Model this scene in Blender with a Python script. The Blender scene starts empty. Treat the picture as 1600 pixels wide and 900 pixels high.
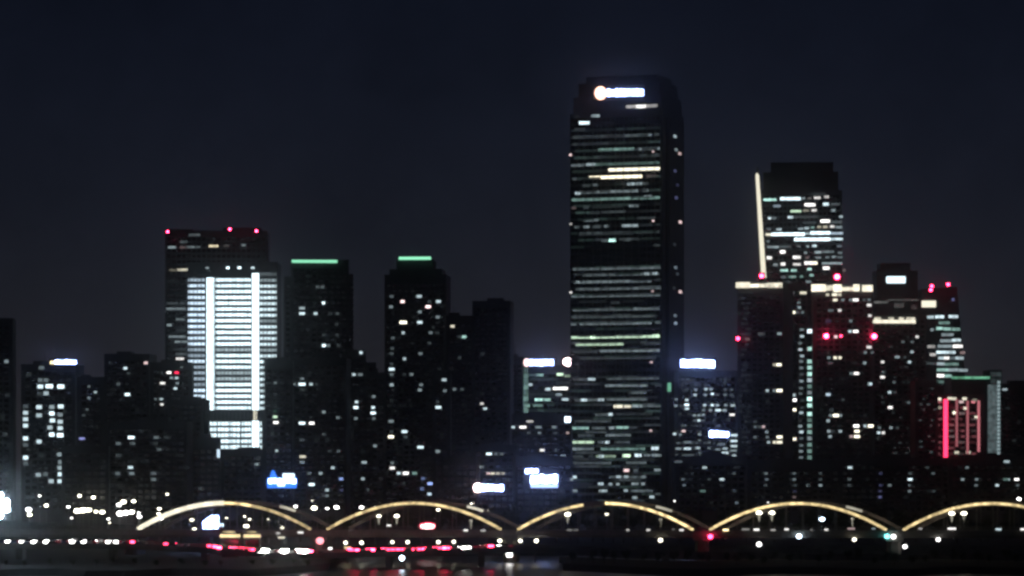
import bpy, bmesh, math, random
from mathutils import Vector
random.seed(7)
R = math.radians
scene = bpy.context.scene
COL = scene.collection

# ------------------------------------------------------------------ camera
K = 0.00017583          # metres per photo pixel per metre of distance
H = 30.0                # camera height above the river
HY = 737.0              # photo row of the horizon
cam_d = bpy.data.cameras.new('camera')
cam = bpy.data.objects.new('camera', cam_d); COL.objects.link(cam)
cam.location = (0, 0, H); cam.rotation_euler = (R(90), 0, 0)
cam_d.sensor_width = 36; cam_d.lens = 36 / (1600 * K)
cam_d.shift_y = (HY - 450) / 1600
cam_d.clip_start = 1; cam_d.clip_end = 20000
cam_d.dof.use_dof = True            # the photograph is slightly out of focus
cam_d.dof.focus_distance = 300
cam_d.dof.aperture_fstop = 1.0
scene.camera = cam

# ------------------------------------------------------------------ world
SUN_E, SUN_R = 48, 200
w = bpy.data.worlds.new('World'); scene.world = w; w.use_nodes = True
nt = w.node_tree; nt.nodes.clear()
sky = nt.nodes.new('ShaderNodeTexSky'); sky.sky_type = 'NISHITA'; sky.sun_disc = False
sky.sun_elevation = R(SUN_E); sky.sun_rotation = R(SUN_R); sky.dust_density = 0.3; sky.air_density = 1.0
tint = nt.nodes.new('ShaderNodeMix'); tint.data_type = 'RGBA'; tint.blend_type = 'MULTIPLY'
tint.inputs[0].default_value = 1; tint.inputs[7].default_value = (0.69, 0.66, 1.08, 1)
# light pollution: the city's glow strengthens evenly towards the whole horizon
geo_ = nt.nodes.new('ShaderNodeTexCoord'); sep = nt.nodes.new('ShaderNodeSeparateXYZ'); nt.links.new(geo_.outputs['Generated'], sep.inputs[0])
ab = nt.nodes.new('ShaderNodeMath'); ab.operation = 'ABSOLUTE'; nt.links.new(sep.outputs[2], ab.inputs[0])
m1 = nt.nodes.new('ShaderNodeMath'); m1.operation = 'MULTIPLY'; m1.inputs[1].default_value = -1 / 0.07; nt.links.new(ab.outputs[0], m1.inputs[0])
m2 = nt.nodes.new('ShaderNodeMath'); m2.operation = 'EXPONENT'; nt.links.new(m1.outputs[0], m2.inputs[0])
m3 = nt.nodes.new('ShaderNodeMath'); m3.operation = 'MULTIPLY_ADD'; m3.inputs[1].default_value = 0.0021; m3.inputs[2].default_value = 0.00125; nt.links.new(m2.outputs[0], m3.inputs[0])
bg = nt.nodes.new('ShaderNodeBackground'); nt.links.new(m3.outputs[0], bg.inputs[1])
out = nt.nodes.new('ShaderNodeOutputWorld')
cn = nt.nodes.new('ShaderNodeTexNoise'); cn.inputs['Scale'].default_value = 14; cn.inputs['Detail'].default_value = 8; cn.inputs['Roughness'].default_value = .7
nt.links.new(geo_.outputs['Generated'], cn.inputs['Vector'])
cm = nt.nodes.new('ShaderNodeMapRange'); cm.inputs[1].default_value = .3; cm.inputs[2].default_value = .7; cm.inputs[3].default_value = .78; cm.inputs[4].default_value = 1.22
nt.links.new(cn.outputs['Fac'], cm.inputs[0])
m4 = nt.nodes.new('ShaderNodeMath'); m4.operation = 'MULTIPLY'; nt.links.new(m3.outputs[0], m4.inputs[0]); nt.links.new(cm.outputs[0], m4.inputs[1]); nt.links.new(m4.outputs[0], bg.inputs[1])
nt.links.new(sky.outputs[0], tint.inputs[6]); nt.links.new(tint.outputs[2], bg.inputs[0]); nt.links.new(bg.outputs[0], out.inputs[0])
# the moon, very faint
sd = bpy.data.lights.new('moon', 'SUN'); sd.energy = 0.004; sd.angle = R(0.5); sd.color = (0.85, 0.9, 1)
moon = bpy.data.objects.new('moon', sd); COL.objects.link(moon)
moon.rotation_euler = (R(90 - SUN_E), 0, R(180 - SUN_R))
scene.view_settings.view_transform = 'Standard'; scene.view_settings.look = 'None'
scene.view_settings.exposure = 0; scene.view_settings.gamma = 1
scene.cycles.filter_width = 2.6
scene.cycles.max_bounces = 5; scene.cycles.diffuse_bounces = 2
scene.cycles.use_denoising = True
scene.cycles.sample_clamp_indirect = 1.0

# ------------------------------------------------------------------ helpers
def PX(px, D): return (px - 800) * K * D
def PZ(py, D): return H - (py - HY) * K * D

_m = {}
def mat(key, col, rough=0.6, metal=0.0, noise=0.0, scale=0.2, spec=0.5, bump=0.0):
    if key in _m: return _m[key]
    m = bpy.data.materials.new(key); m.use_nodes = True
    n = m.node_tree; b = n.nodes['Principled BSDF']
    b.inputs['Base Color'].default_value = (*col, 1)
    b.inputs['Roughness'].default_value = rough; b.inputs['Metallic'].default_value = metal
    b.inputs['Specular IOR Level'].default_value = spec
    if noise or bump:
        tc = n.nodes.new('ShaderNodeTexCoord'); nz = n.nodes.new('ShaderNodeTexNoise')
        nz.inputs['Scale'].default_value = scale; nz.inputs['Detail'].default_value = 5
        n.links.new(tc.outputs['Object'], nz.inputs['Vector'])
        if noise:
            rp = n.nodes.new('ShaderNodeValToRGB')
            rp.color_ramp.elements[0].position = .3; rp.color_ramp.elements[1].position = .7
            rp.color_ramp.elements[0].color = (*[c * (1 - noise) for c in col], 1)
            rp.color_ramp.elements[1].color = (*[min(1, c * (1 + noise)) for c in col], 1)
            n.links.new(nz.outputs['Fac'], rp.inputs[0]); n.links.new(rp.outputs[0], b.inputs['Base Color'])
        if bump:
            bp = n.nodes.new('ShaderNodeBump'); bp.inputs['Strength'].default_value = bump
            n.links.new(nz.outputs['Fac'], bp.inputs['Height']); n.links.new(bp.outputs[0], b.inputs['Normal'])
    _m[key] = m
    return m

TINT = {'cool': (0.74, 0.93, 1.0), 'teal': (0.58, 1.0, 0.90), 'warm': (1.0, 0.86, 0.58), 'white': (1, 0.97, 0.94),
        'pink': (1.0, 0.72, 0.72), 'blue': (0.36, 0.50, 1.0), 'green': (0.34, 1.0, 0.62), 'red': (1.0, 0.035, 0.11),
        'cyan': (0.2, 1.0, 1.0), 'gold': (1.0, 0.80, 0.42), 'cream': (1.0, 0.94, 0.74), 'lime': (0.72, 1.0, 0.72),
        'ice': (0.66, 0.84, 1.0), 'glare': (0.34, 0.46, 1.0), 'butter': (1.0, .9, .66), 'arch': (1.0, .77, .38), 'bronze': (1.0, .74, .52), 'rose': (1.0, .30, .35), 'tail': (1.0, .035, .10), 'orange': (1.0, .55, .42), 'signblue': (0.04, 0.22, 1.0), 'violet': (0.42, 0.45, 1.0), 'glass': (0.66, 0.9, 0.95)}
def emit(tint, strength, vary=0.0, scale=0.4, sampling=None):
    """a light-giving surface; vary breaks it up as differently lit rooms behind the glass do"""
    strength = round(strength, 3)
    key = f'lit_{tint}_{strength}_{vary}_{scale}'
    if key in _m: return _m[key]
    m = bpy.data.materials.new(key); m.use_nodes = True
    n = m.node_tree; b = n.nodes['Principled BSDF']
    c = TINT[tint]
    b.inputs['Base Color'].default_value = (0.05, 0.05, 0.05, 1)
    b.inputs['Roughness'].default_value = 0.4
    b.inputs['Emission Color'].default_value = (*c, 1)
    b.inputs['Emission Strength'].default_value = strength
    if vary:
        tc = n.nodes.new('ShaderNodeTexCoord'); oi = n.nodes.new('ShaderNodeObjectInfo')
        geo = n.nodes.new('ShaderNodeNewGeometry')
        nz = n.nodes.new('ShaderNodeTexNoise'); nz.inputs['Scale'].default_value = scale; nz.inputs['Detail'].default_value = 2
        n.links.new(geo.outputs['Position'], nz.inputs['Vector'])
        mr = n.nodes.new('ShaderNodeMapRange')
        mr.inputs[1].default_value = .34; mr.inputs[2].default_value = .66
        mr.inputs[3].default_value = strength * (1 - vary); mr.inputs[4].default_value = strength * (1 + vary)
        n.links.new(nz.outputs['Fac'], mr.inputs[0])
        mr2 = n.nodes.new('ShaderNodeMapRange'); mr2.inputs[3].default_value = 1 - vary * .5; mr2.inputs[4].default_value = 1 + vary * .5
        n.links.new(oi.outputs['Random'], mr2.inputs[0])
        mu = n.nodes.new('ShaderNodeMath'); mu.operation = 'MULTIPLY'
        n.links.new(mr.outputs[0], mu.inputs[0]); n.links.new(mr2.outputs[0], mu.inputs[1])
        n.links.new(mu.outputs[0], b.inputs['Emission Strength'])
    if sampling: m.cycles.emission_sampling = sampling
    _m[key] = m
    return m

def link(o, parent=None):
    COL.objects.link(o)
    if parent is not None: o.parent = parent
    return o
def empty(name, loc, rz=0.0, label=None, cat=None, group=None):
    o = bpy.data.objects.new(name, None); o.empty_display_size = 0.5
    COL.objects.link(o); o.location = loc; o.rotation_euler = (0, 0, rz)
    return tag(o, label, cat, group)
def tag(o, label=None, cat=None, group=None, kind=None):
    if label: o['label'] = label
    if cat: o['category'] = cat
    if group: o['group'] = group
    if kind: o['kind'] = kind
    return o

class MB:
    """collects faces and links them as one mesh object"""
    def __init__(s): s.v = []; s.f = []
    def box(s, x0, x1, y0, y1, z0, z1):
        n = len(s.v)
        s.v += [(x0, y0, z0), (x1, y0, z0), (x1, y1, z0), (x0, y1, z0), (x0, y0, z1), (x1, y0, z1), (x1, y1, z1), (x0, y1, z1)]
        s.f += [tuple(n + i for i in q) for q in ((0, 3, 2, 1), (4, 5, 6, 7), (0, 1, 5, 4), (1, 2, 6, 5), (2, 3, 7, 6), (3, 0, 4, 7))]
        return s
    def quad(s, *p):
        n = len(s.v); s.v += list(p); s.f.append(tuple(range(n, n + len(p)))); return s
    def prism(s, pts, y0, y1):
        """outline pts in xz (counter-clockwise seen from -y), extruded along y"""
        n = len(s.v); k = len(pts)
        s.v += [(x, y0, z) for x, z in pts] + [(x, y1, z) for x, z in pts]
        s.f.append(tuple(n + i for i in range(k))); s.f.append(tuple(n + k + i for i in reversed(range(k))))
        for i in range(k):
            j = (i + 1) % k
            s.f.append((n + j, n + i, n + k + i, n + k + j))
        return s
    def plan(s, pts, z0, z1):
        """outline pts in xy (counter-clockwise from above), extruded in z"""
        n = len(s.v); k = len(pts)
        s.v += [(x, y, z0) for x, y in pts] + [(x, y, z1) for x, y in pts]
        s.f.append(tuple(n + i for i in reversed(range(k)))); s.f.append(tuple(n + k + i for i in range(k)))
        for i in range(k):
            j = (i + 1) % k
            s.f.append((n + i, n + j, n + k + j, n + k + i))
        return s
    def tube(s, p, q, r0, r1=None, k=8):
        r1 = r0 if r1 is None else r1
        p = Vector(p); q = Vector(q); d = (q - p).normalized()
        a = d.orthogonal().normalized(); b = d.cross(a); n = len(s.v)
        for c, r in ((p, r0), (q, r1)):
            s.v += [tuple(c + (a * math.cos(t * math.tau / k) + b * math.sin(t * math.tau / k)) * r) for t in range(k)]
        for i in range(k):
            j = (i + 1) % k
            s.f.append((n + i, n + j, n + k + j, n + k + i))
        s.f.append(tuple(n + i for i in reversed(range(k)))); s.f.append(tuple(n + k + i for i in range(k)))
        return s
    def ball(s, c, r, k=10, m=6, sz=1.0):
        n = len(s.v)
        for i in range(m + 1):
            a = math.pi * i / m
            for j in range(k):
                t = math.tau * j / k
                s.v.append((c[0] + r * math.sin(a) * math.cos(t), c[1] + r * math.sin(a) * math.sin(t), c[2] + r * sz * math.cos(a)))
        for i in range(m):
            for j in range(k):
                j2 = (j + 1) % k
                s.f.append((n + i * k + j, n + (i + 1) * k + j, n + (i + 1) * k + j2, n + i * k + j2))
        return s
    def mesh(s, name, m):
        me = bpy.data.meshes.new(name); me.from_pydata(s.v, [], s.f); me.update()
        if m: me.materials.append(m)
        return me
    def build(s, name, m, parent=None, bevel=0.0):
        o = link(bpy.data.objects.new(name, s.mesh(name, m)), parent)
        if bevel:
            b = o.modifiers.new('bevel', 'BEVEL'); b.width = bevel; b.segments = 2
        return o

_unit = {}
def unit_box(m, name, cx, cy, cz, sx, sy, sz, parent):
    """one of many alike pieces: a box that shares its mesh data per material"""
    key = m.name
    if key not in _unit: _unit[key] = MB().box(-.5, .5, -.5, .5, -.5, .5).mesh('piece_' + key, m)
    o = bpy.data.objects.new(name, _unit[key]); link(o, parent)
    o.location = (cx, cy, cz); o.scale = (sx, sy, sz)
    return o

CONC = mat('dark_concrete', (0.09, 0.09, 0.10), 0.85, noise=0.25, scale=0.08)
PLASTER = mat('apartment_plaster', (0.10, 0.10, 0.11), 0.9, noise=0.2, scale=0.06)
GLASSW = mat('dark_curtain_wall', (0.05, 0.06, 0.07), 0.25, noise=0.2, scale=0.05, spec=0.6)
PANE = mat('unlit_pane', (0.015, 0.018, 0.022), 0.12, spec=0.7)
STEEL = mat('painted_steel', (0.2, 0.19, 0.17), 0.45, noise=0.15, scale=0.5)
DARKMETAL = mat('dark_metal', (0.06, 0.06, 0.065), 0.5, metal=0.4)
GREY = mat('grey_metal', (0.18, 0.18, 0.19), 0.5, metal=0.3)
BRIDGE_CONC = mat('bridge_concrete', (0.16, 0.15, 0.135), 0.9, noise=0.25, scale=0.25, bump=0.15)
ASPH = mat('asphalt', (0.05, 0.05, 0.052), 0.85, noise=0.2, scale=0.6)

# ------------------------------------------------------------------ terrain
def ground_mat():
    return mat('dark_ground', (0.05, 0.05, 0.045), 0.95, noise=0.4, scale=0.02)
g = MB()
xs = [-5000, -900, -300, -60, 200, 600, 1200, 5000]
shore = [1302, 1305, 1298, 1306, 1300, 1296, 1304, 1300]
for i in range(len(xs) - 1):
    g.quad((xs[i], shore[i], 3.6), (xs[i + 1], shore[i + 1], 3.6), (xs[i + 1], 9000, 3.6), (xs[i], 9000, 3.6))
tag(g.build('ground', ground_mat()), kind='structure')
g = MB()
for i in range(len(xs) - 1):
    g.quad((xs[i], shore[i] - 9, -1.0), (xs[i + 1], shore[i + 1] - 9, -1.0), (xs[i + 1], shore[i + 1], 3.6), (xs[i], shore[i], 3.6))
tag(g.build('riverbank', mat('bank_stone', (0.12, 0.12, 0.11), 0.9, noise=0.35, scale=0.3, bump=0.4)), kind='structure')
wm = bpy.data.materials.new('river_water'); wm.use_nodes = True
n = wm.node_tree; b = n.nodes['Principled BSDF']
b.inputs['Base Color'].default_value = (0.006, 0.009, 0.012, 1); b.inputs['Roughness'].default_value = 0.3; b.inputs['IOR'].default_value = 1.33
tc = n.nodes.new('ShaderNodeTexCoord'); nz = n.nodes.new('ShaderNodeTexNoise'); nz.inputs['Scale'].default_value = 0.35; nz.inputs['Detail'].default_value = 4
mp = n.nodes.new('ShaderNodeMapping'); mp.inputs['Scale'].default_value = (0.6, 1.6, 1)
bp = n.nodes.new('ShaderNodeBump'); bp.inputs['Strength'].default_value = 0.5; bp.inputs['Distance'].default_value = 0.25
n.links.new(tc.outputs['Object'], mp.inputs[0]); n.links.new(mp.outputs[0], nz.inputs['Vector']); n.links.new(nz.outputs['Fac'], bp.inputs['Height']); n.links.new(bp.outputs[0], b.inputs['Normal'])
tag(MB().quad((-5000, -300, 0), (5000, -300, 0), (5000, 1310, 0), (-5000, 1310, 0)).build('river', wm), kind='structure')
# the dark riverside park on the left, below the expressway
pk = MB(); edge = []
for i in range(13):
    px = -160 + i * 56
    edge.append((px, 1030 + 18 * math.sin(i * 1.7) + max(0, px - 360) * .35))
for i in range(12):
    (a, da), (c, dc) = edge[i], edge[i + 1]
    A = (PX(a, 1100), da); C = (PX(c, 1100), dc)
    for (y0, y1, z0, z1) in ((0, 14, -0.6, 1.9), (14, 300, 1.9, 2.3)):
        pk.quad((A[0], A[1] + y0, z0), (C[0], C[1] + y0, z0), (C[0], min(C[1] + y1, 1300), z1), (A[0], min(A[1] + y1, 1300), z1))
for i in range(16):
    a, c = 880 + i * 56, 936 + i * 56
    da, dc = 1052 + 14 * math.sin(i * 1.3) + max(0, 960 - a) * .6, 1052 + 14 * math.sin((i + 1) * 1.3) + max(0, 960 - c) * .6
    A = (PX(a, 1100), da); C = (PX(c, 1100), dc)
    for (y0, y1, z0, z1) in ((0, 12, -0.6, 1.9), (12, 90, 1.9, 2.3), (90, 100, 2.3, -.6)):
        pk.quad((A[0], A[1] + y0, z0), (C[0], C[1] + y0, z0), (C[0], C[1] + y1, z1), (A[0], A[1] + y1, z1))
tag(pk.build('riverside_park', mat('park_turf', (0.016, 0.02, 0.011), 1.0, noise=0.5, scale=0.15, bump=0.5)), kind='structure')

# ------------------------------------------------------------------ buildings
def lum(v):
    """brightness seen in the photograph (0..1.3) to emission"""
    return 1.5 * (v ** 2.1) if v < 0.95 else 1.4 + (v - 0.95) * 8

class Building:
    def __init__(s, name, label, x0, x1, ytop, D, yaw=0.0, depth=26, floor=3.1, bay=3.4, wall=None,
                 ww=0.72, wh=0.58, parapet=True, room=True, base=3.6, cat='building', grid=True, skip_wall=False, group=None):
        s.D = D; s.yaw = R(yaw); s.floor = floor; s.bay = bay; s.ww = ww; s.wh = wh
        s.c, s.s = math.cos(s.yaw), math.sin(s.yaw)
        s.X0 = PX(x0, D); s.base = base
        s.L = s.u(x1)
        zt = PZ(ytop, D + s.L * s.s * .5); s.H = zt - base; s.depth = depth
        s.root = empty(name, (s.X0, D, base), s.yaw, label, cat, group)
        s.wall = wall or CONC
        if not skip_wall:
            MB().box(0, s.L, 0, depth, 0, s.H).build('wall', s.wall, s.root)
        if parapet: s.parapet(0, s.L, 0, depth, s.H)
        if room:
            rw = s.L * random.uniform(.3, .5); r0 = s.L * random.uniform(.15, .45)
            mr_ = MB().box(r0, r0 + rw, depth * .3, depth * .75, s.H - .2, s.H + random.uniform(2.2, 3.6)).build('machine_room', s.wall, s.root)
        if room and random.random() < .6:
            MB().tube((r0 + rw * .5, depth * .5, s.H + 2), (r0 + rw * .5, depth * .5, s.H + random.uniform(6, 10)), .18, .06, k=6).build('antenna', DARKMETAL, mr_)
        if grid: s.unlit(0, s.L, 0.04, s.H - 1.5)
    def parapet(s, x0, x1, y0, y1, z, h=1.1, t=.35):
        m = MB(); k = .06
        pts = [(x0 - k, y0 - k), (x1 + k, y0 - k), (x1 + k, y1 + k), (x0 - k, y1 + k)]
        ins = [(x0 + t, y0 + t), (x1 - t, y0 + t), (x1 - t, y1 - t), (x0 + t, y1 - t)]
        nb = len(m.v)
        for P in (pts, ins):
            for zz in (z - .5, z + h): m.v += [(x, y, zz) for x, y in P]
        for i in range(4):
            j = (i + 1) % 4
            m.f += [(i, j, 4 + j, 4 + i), (8 + j, 8 + i, 12 + i, 12 + j), (4 + i, 4 + j, 12 + j, 12 + i), (j, i, 8 + i, 8 + j)]
        return m.build('parapet', s.wall, s.root)
    def volume(s, x0, x1, ytop, y0=None, y1=None, ybot=None, name='wing', grid=True, fwd=0.0):
        """a further block of the same building; x0, x1, ytop in photo pixels"""
        u0, u1 = s.u(x0), s.u(x1); d = s.D + (u0 + u1) / 2 * s.s
        z1 = PZ(ytop, d) - s.base; z0 = 0 if ybot is None else PZ(ybot, d) - s.base
        a = -fwd if y0 is None else y0; bq = s.depth if y1 is None else y1
        MB().box(u0, u1, a, bq, z0, z1).build(name, s.wall, s.root)
        if grid: s.unlit(u0, u1, z0 + .5, z1 - 1.5, y=a)
        return u0, u1, z0, z1
    def u(s, px):
        k = (px - 800) * K
        return (k * s.D - s.X0) / (s.c - k * s.s)
    def uz(s, px, py):
        u = s.u(px); return u, PZ(py, s.D + u * s.s) - s.base
    def unlit(s, u0, u1, z0, z1, y=0.0):
        m = MB(); nb = max(1, int((u1 - u0 - .6) / s.bay)); off = u0 + ((u1 - u0) - nb * s.bay) / 2
        nf = int((z1 - max(z0, 4.0)) / s.floor)
        zs = max(z0, 4.0)
        zs = math.ceil(zs / s.floor) * s.floor
        while zs + s.floor < z1:
            for i in range(nb):
                a = off + i * s.bay + s.bay * (1 - s.ww) / 2; c = a + s.bay * s.ww
                h0 = zs + s.floor * (1 - s.wh) / 2; h1 = h0 + s.floor * s.wh
                m.quad((a, y - .05, h0), (c, y - .05, h0), (c, y - .05, h1), (a, y - .05, h1))
            zs += s.floor
        if m.f: tag(m.build('unlit_windows', PANE, s.root), kind='stuff')
        # spandrel ledges, one per floor, joined (too fine to pick apart)
        q = MB(); zs = math.ceil(max(z0, 4.0) / s.floor) * s.floor
        while zs < z1:
            q.box(u0 + .1, u1 - .1, y - .14, y + .02, zs - .16, zs + .16); zs += s.floor
        if q.f: tag(q.build('floor_ledges', s.wall, s.root), kind='stuff')
    def win(s, px, py, v=.5, tint='cool', w=None, h=None, snap=True, y=0.0, name='window', vary=0.0):
        u, z = s.uz(px, py)
        if snap:
            z = (math.floor(z / s.floor) + .5) * s.floor
            u = (math.floor(u / s.bay) + .5) * s.bay + (s.L - int((s.L - .6) / s.bay) * s.bay) / 2 % s.bay if False else u
        ww = s.bay * s.ww if w is None else w * .86 * K * s.D
        hh = s.floor * s.wh if h is None else h * .9 * K * s.D
        return unit_box(emit(tint, lum(v), vary), name, u, y - .1, z, ww, .24, hh, s.root)
    def wins(s, items, **kw):
        for it in items:
            px, py, v = it[:3]; t = it[3] if len(it) > 3 and isinstance(it[3], str) else kw.get('tint', 'cool')
            k2 = {k: q for k, q in kw.items() if k != 'tint'}
            if len(it) > 4: k2['w'] = it[4]
            s.win(px, py, v, t, **k2)
    def strip(s, xa, xb, py, v, tint='cool', h=4.2, vary=0.35, name='window_strip', y=0.0, gap=True):
        """a lit run of one floor between two photo columns, py at its middle"""
        um, zm = s.uz((xa + xb) / 2, py); a, c = s.u(xa), s.u(xb)
        return unit_box(emit(tint, lum(v), vary, .35), name, (a + c) / 2, y - .1, zm, c - a, .24, h * K * s.D, s.root)
    def bar(s, xa, xb, ya, yb, v, tint='white', y=0.0, t=.6, name='light_bar', vary=0.0, d=.3):
        a, za = s.uz(xa, ya); c, zb = s.uz(xb, yb)
        return MB().box(a, c, y - t, y + d, min(za, zb), max(za, zb)).build(name, emit(tint, v, vary), s.root)
    def sprinkle(s, xa, xb, ya, yb, n, lo=.10, hi=.2, tint='cool'):
        for _ in range(n):
            s.win(random.uniform(xa, xb), random.uniform(ya, yb), random.uniform(lo, hi), tint, w=random.uniform(3.5, 6.5), h=random.uniform(2.2, 3.6))

# --- far left edge
A = Building('apartment_tower', 'dark apartment tower at the shore end beyond the glaring floodlight mast', -70, 20, 500, 1950, 4, floor=3.0)
A.wins([(10, 564, .45, 'cool', 7), (12, 620, .14), (4, 650, .12), (8, 682, .2), (14, 700, .12), (3, 735, .12)])

Bq = Building('office_block', 'mid rise office block with bright white windows and a glowing white roof sign', 33, 118, 572, 1900, -3, floor=3.3, bay=3.6)
Bq.wins([(65, 574.5, .32, 'cool', 10), (45, 585, .15), (63, 594, .36, 'cool', 8), (72, 594, .36, 'cool', 8),
         (63, 604, .95, 'cool', 10), (77, 603.5, 1.05, 'cool', 13), (95, 604, 1.05, 'cool', 12), (72, 614.5, .62), (62, 615, .2),
         (40, 635, .25), (40, 645, .75), (40, 655, .8), (40, 665, .85), (40, 685, .95), (40, 695, .3), (40, 715, .95), (40, 724, .3),
         (61, 636, .85, 'cool', 10), (61, 649, .65, 'cool', 10), (61, 690, .8, 'cool', 9), (81, 636, .55), (95, 635, .95, 'cool', 10), (81, 646, 1.05), (94, 648, .45, 'cool', 9),
         (82, 657, .95), (94, 659, .75, 'cool', 9), (78, 668, .65), (94, 669, .85, 'cool', 9), (81, 679, 1.05), (94, 680, 1.1, 'cool', 11), (93, 710, .5), (95, 722, .45),
         (94, 731, .6, 'cool', 9), (95, 741, .95, 'cool', 10), (60, 742, .55, 'cool', 9), (71, 741, .3), (80, 752, .65), (94, 752, .85), (65, 712, .15)], snap=False)
Bq.sprinkle(40, 110, 590, 755, 14)

C1 = Building('apartment_tower', 'low dark apartment block with a single blue window, beside the white windowed office block', 120, 163, 592, 1880, 8, floor=3.0)
C1.wins([(139, 605, .35), (149, 613, .65), (139, 626, .45), (136, 640, .32), (131, 646, .25), (128, 685, .75, 'violet', 10), (150, 668, .12), (142, 705, .12)], w=5, h=3.4)
C2a = Building('apartment_tower', 'dark apartment tower with a flat roof and few scattered lit windows', 163, 233, 556, 2080, -4, floor=3.0)
C2a.wins([(196, 572, .9), (201, 586, .2), (228, 568, .85, 'pink'), (173, 566, .14), (185, 599, .3), (199, 618, 1.05, 'cool', 9), (215, 640, .12), (176, 612, .12)], h=4.2, w=6.5)
C2a.sprinkle(168, 230, 575, 660, 10, .08, .15)
C2 = Building('apartment_tower', 'dark apartment tower with one red window, against the banded white tower', 234, 300, 569, 2060, 3, floor=3.0)
C2.wins([(254, 599, .95, 'white', 9), (264, 581, 1.05, 'white', 8), (276, 580, 1.0, 'red', 8), (268, 587, .5), (276, 588, .75), (277, 601, .45), (274, 609, .85),
         (252, 627, .65), (253, 633, .85, 'white'), (243, 620, .3), (251, 581, .18), (284, 575, .3)], w=6, h=3.6)
C4 = Building('apartment_tower', 'unlit apartment tower rising just before the foot of the banded white tower', 262, 318, 627, 1980, -3, floor=3.0)
C4.sprinkle(266, 314, 640, 740, 9, .08, .14)
C5 = Building('low_block', 'dark low block with one blue lamp at its roof corner, below the banded white tower', 300, 344, 688, 1900, 4, floor=3.2)
C5.wins([(313, 762, .35), (325, 730, .1)], w=5, h=3)
C5.bar(339, 343.5, 702, 715, 1.2, 'ice', name='corner_lamp', y=-.1)
C6 = Building('apartment_block', 'wide dark apartment slab with one large bright window high on its face', 168, 292, 662, 1820, -2, floor=3.0)
C6.wins([(205, 682, 1.1, 'cool', 11, ), (207, 692, .35), (185, 692, .35), (185, 711, .25), (204, 732, .85), (206, 742, .45), (184, 742, .35), (244, 682, .35), (260, 683, .18), (249, 702, .28), (243, 692, .18),
         (240, 744, .35), (240, 752, .38), (292, 735, .12), (225, 720, .1)], h=4.4)
C6.sprinkle(172, 288, 670, 765, 30, .08, .17)
low0 = Building('low_block', 'dim low apartment slab below the office block with the roof sign', 96, 170, 700, 1790, 5, floor=3.0)
low0.sprinkle(100, 166, 710, 765, 10, .08, .14)

# --- tower behind the banded one
Dt = Building('office_tower', 'tall dark office tower with red beacons on its roof, behind the banded white tower', 258, 418, 363, 2560, 2, depth=45, floor=4.0, bay=3.5, wall=GLASSW, room=False)
for xa, xb, yy, v, t in ((295, 313, 367, .25, 'cool'), (281, 293, 378, .27, 'cool'), (263, 275, 386.5, .5, 'cool'), (281, 290, 386.5, .25, 'pink'), (292, 304, 386, .36, 'cool'), (306, 313, 386, .3, 'cool'),
                         (326.5, 341, 384.5, .85, 'warm'), (349, 358, 384, .2, 'white'), (377, 384, 383, .4, 'cool'), (264, 275, 422, .32, 'cream'), (277, 293, 421.5, .66, 'cream'), (293, 307, 419.5, .4, 'cool'),
                         (261, 278, 474, .22, 'cool'), (281, 288, 474, .22, 'cool'), (260, 290, 482.5, .36, 'cool'), (275, 289, 499, .32, 'cool'), (261, 268, 508, .5, 'cool'), (264, 290, 526, .38, 'cool'),
                         (273, 282, 534, .45, 'cool'), (284, 293, 534, .4, 'cool'), (270, 290, 546, .16, 'cool'), (274, 292, 553, .26, 'cool'), (275, 287, 560.5, .9, 'white'), (262, 280, 440, .1, 'cool'), (276, 290, 516, .14, 'cool')):
    Dt.strip(xa, xb, yy, v, t, h=3.4)
Dt.volume(262, 300, 357, y0=6, y1=20, ybot=364, name='roof_plant', grid=False)
Dt.volume(348, 408, 355, y0=6, y1=26, ybot=364, name='roof_plant', grid=False)

# --- the banded white tower
E = Building('banded_tower', 'brilliant white office tower with glowing floor bands and two light columns', 293.5, 433, 412, 2300, 0, depth=40, floor=3.68, bay=2.45, wall=GLASSW, room=False, grid=False)
rows = [437.5 + 9.08 * i for i in range(23)]
for i, yy in enumerate(rows):
    dimc = i in (12, 16, 17); diml = i in (0, 12, 13, 15, 16, 17, 18); dimr = i in (0, 7, 12)
    E.strip(294, 321, yy, .62 if diml else .97, 'ice', h=4.4, vary=.3)
    E.strip(337, 392, yy, .62 if dimc else 1.04, 'cool', h=4.6, vary=.3)
    E.strip(406, 432, yy + .6, .52 if dimr else .93, 'cool', h=4.3, vary=.3)
for yy in [662, 671, 680, 689.5, 698.5]:
    for xa, xb in ((318, 339), (340.5, 359), (360.5, 376), (377.5, 392)):
        E.strip(xa, xb, yy, 1.0, 'cool', h=5.4, vary=.25)
    E.strip(406, 409, yy, .95, 'cool', h=6.0)
E.bar(323, 334.5, 640.5, 434, 2.6, 'cool', vary=.25, t=.35, name='light_column')
E.bar(394, 404.5, 640.5, 427, 2.8, 'cool', vary=.25, t=.35, name='light_column')
E.bar(396, 401.5, 657.5, 640.8, .8, 'cream', t=.35, name='light_column')
E.bar(394, 404.5, 705, 657.8, 3.0, 'cool', vary=.2, t=.35, name='light_column')
a0, a1 = E.u(293.5), E.u(433)
k = 0; u = a0 + 1.2
while u < a1 - 1:
    unit_box(DARKMETAL, 'mullion', u, -.22, (PZ(438, 2300) - 3.6) * .5 + 1, .42, .5, PZ(438, 2300) - 3.6, E.root); u += 2.45
for px, v in ((324, .5), (356, 1.15), (374, 1.15), (395, .9)):
    E.win(px, 418.5, v, 'cool', w=6, h=3.2, snap=False, name='crown_lamp')
E.strip(406, 432, 428.5, .25, 'cool', h=5)
Elow = Building('low_block', 'dark low roofed block standing right under the banded white tower', 344, 414, 706, 1960, -2, floor=3.2)
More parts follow.
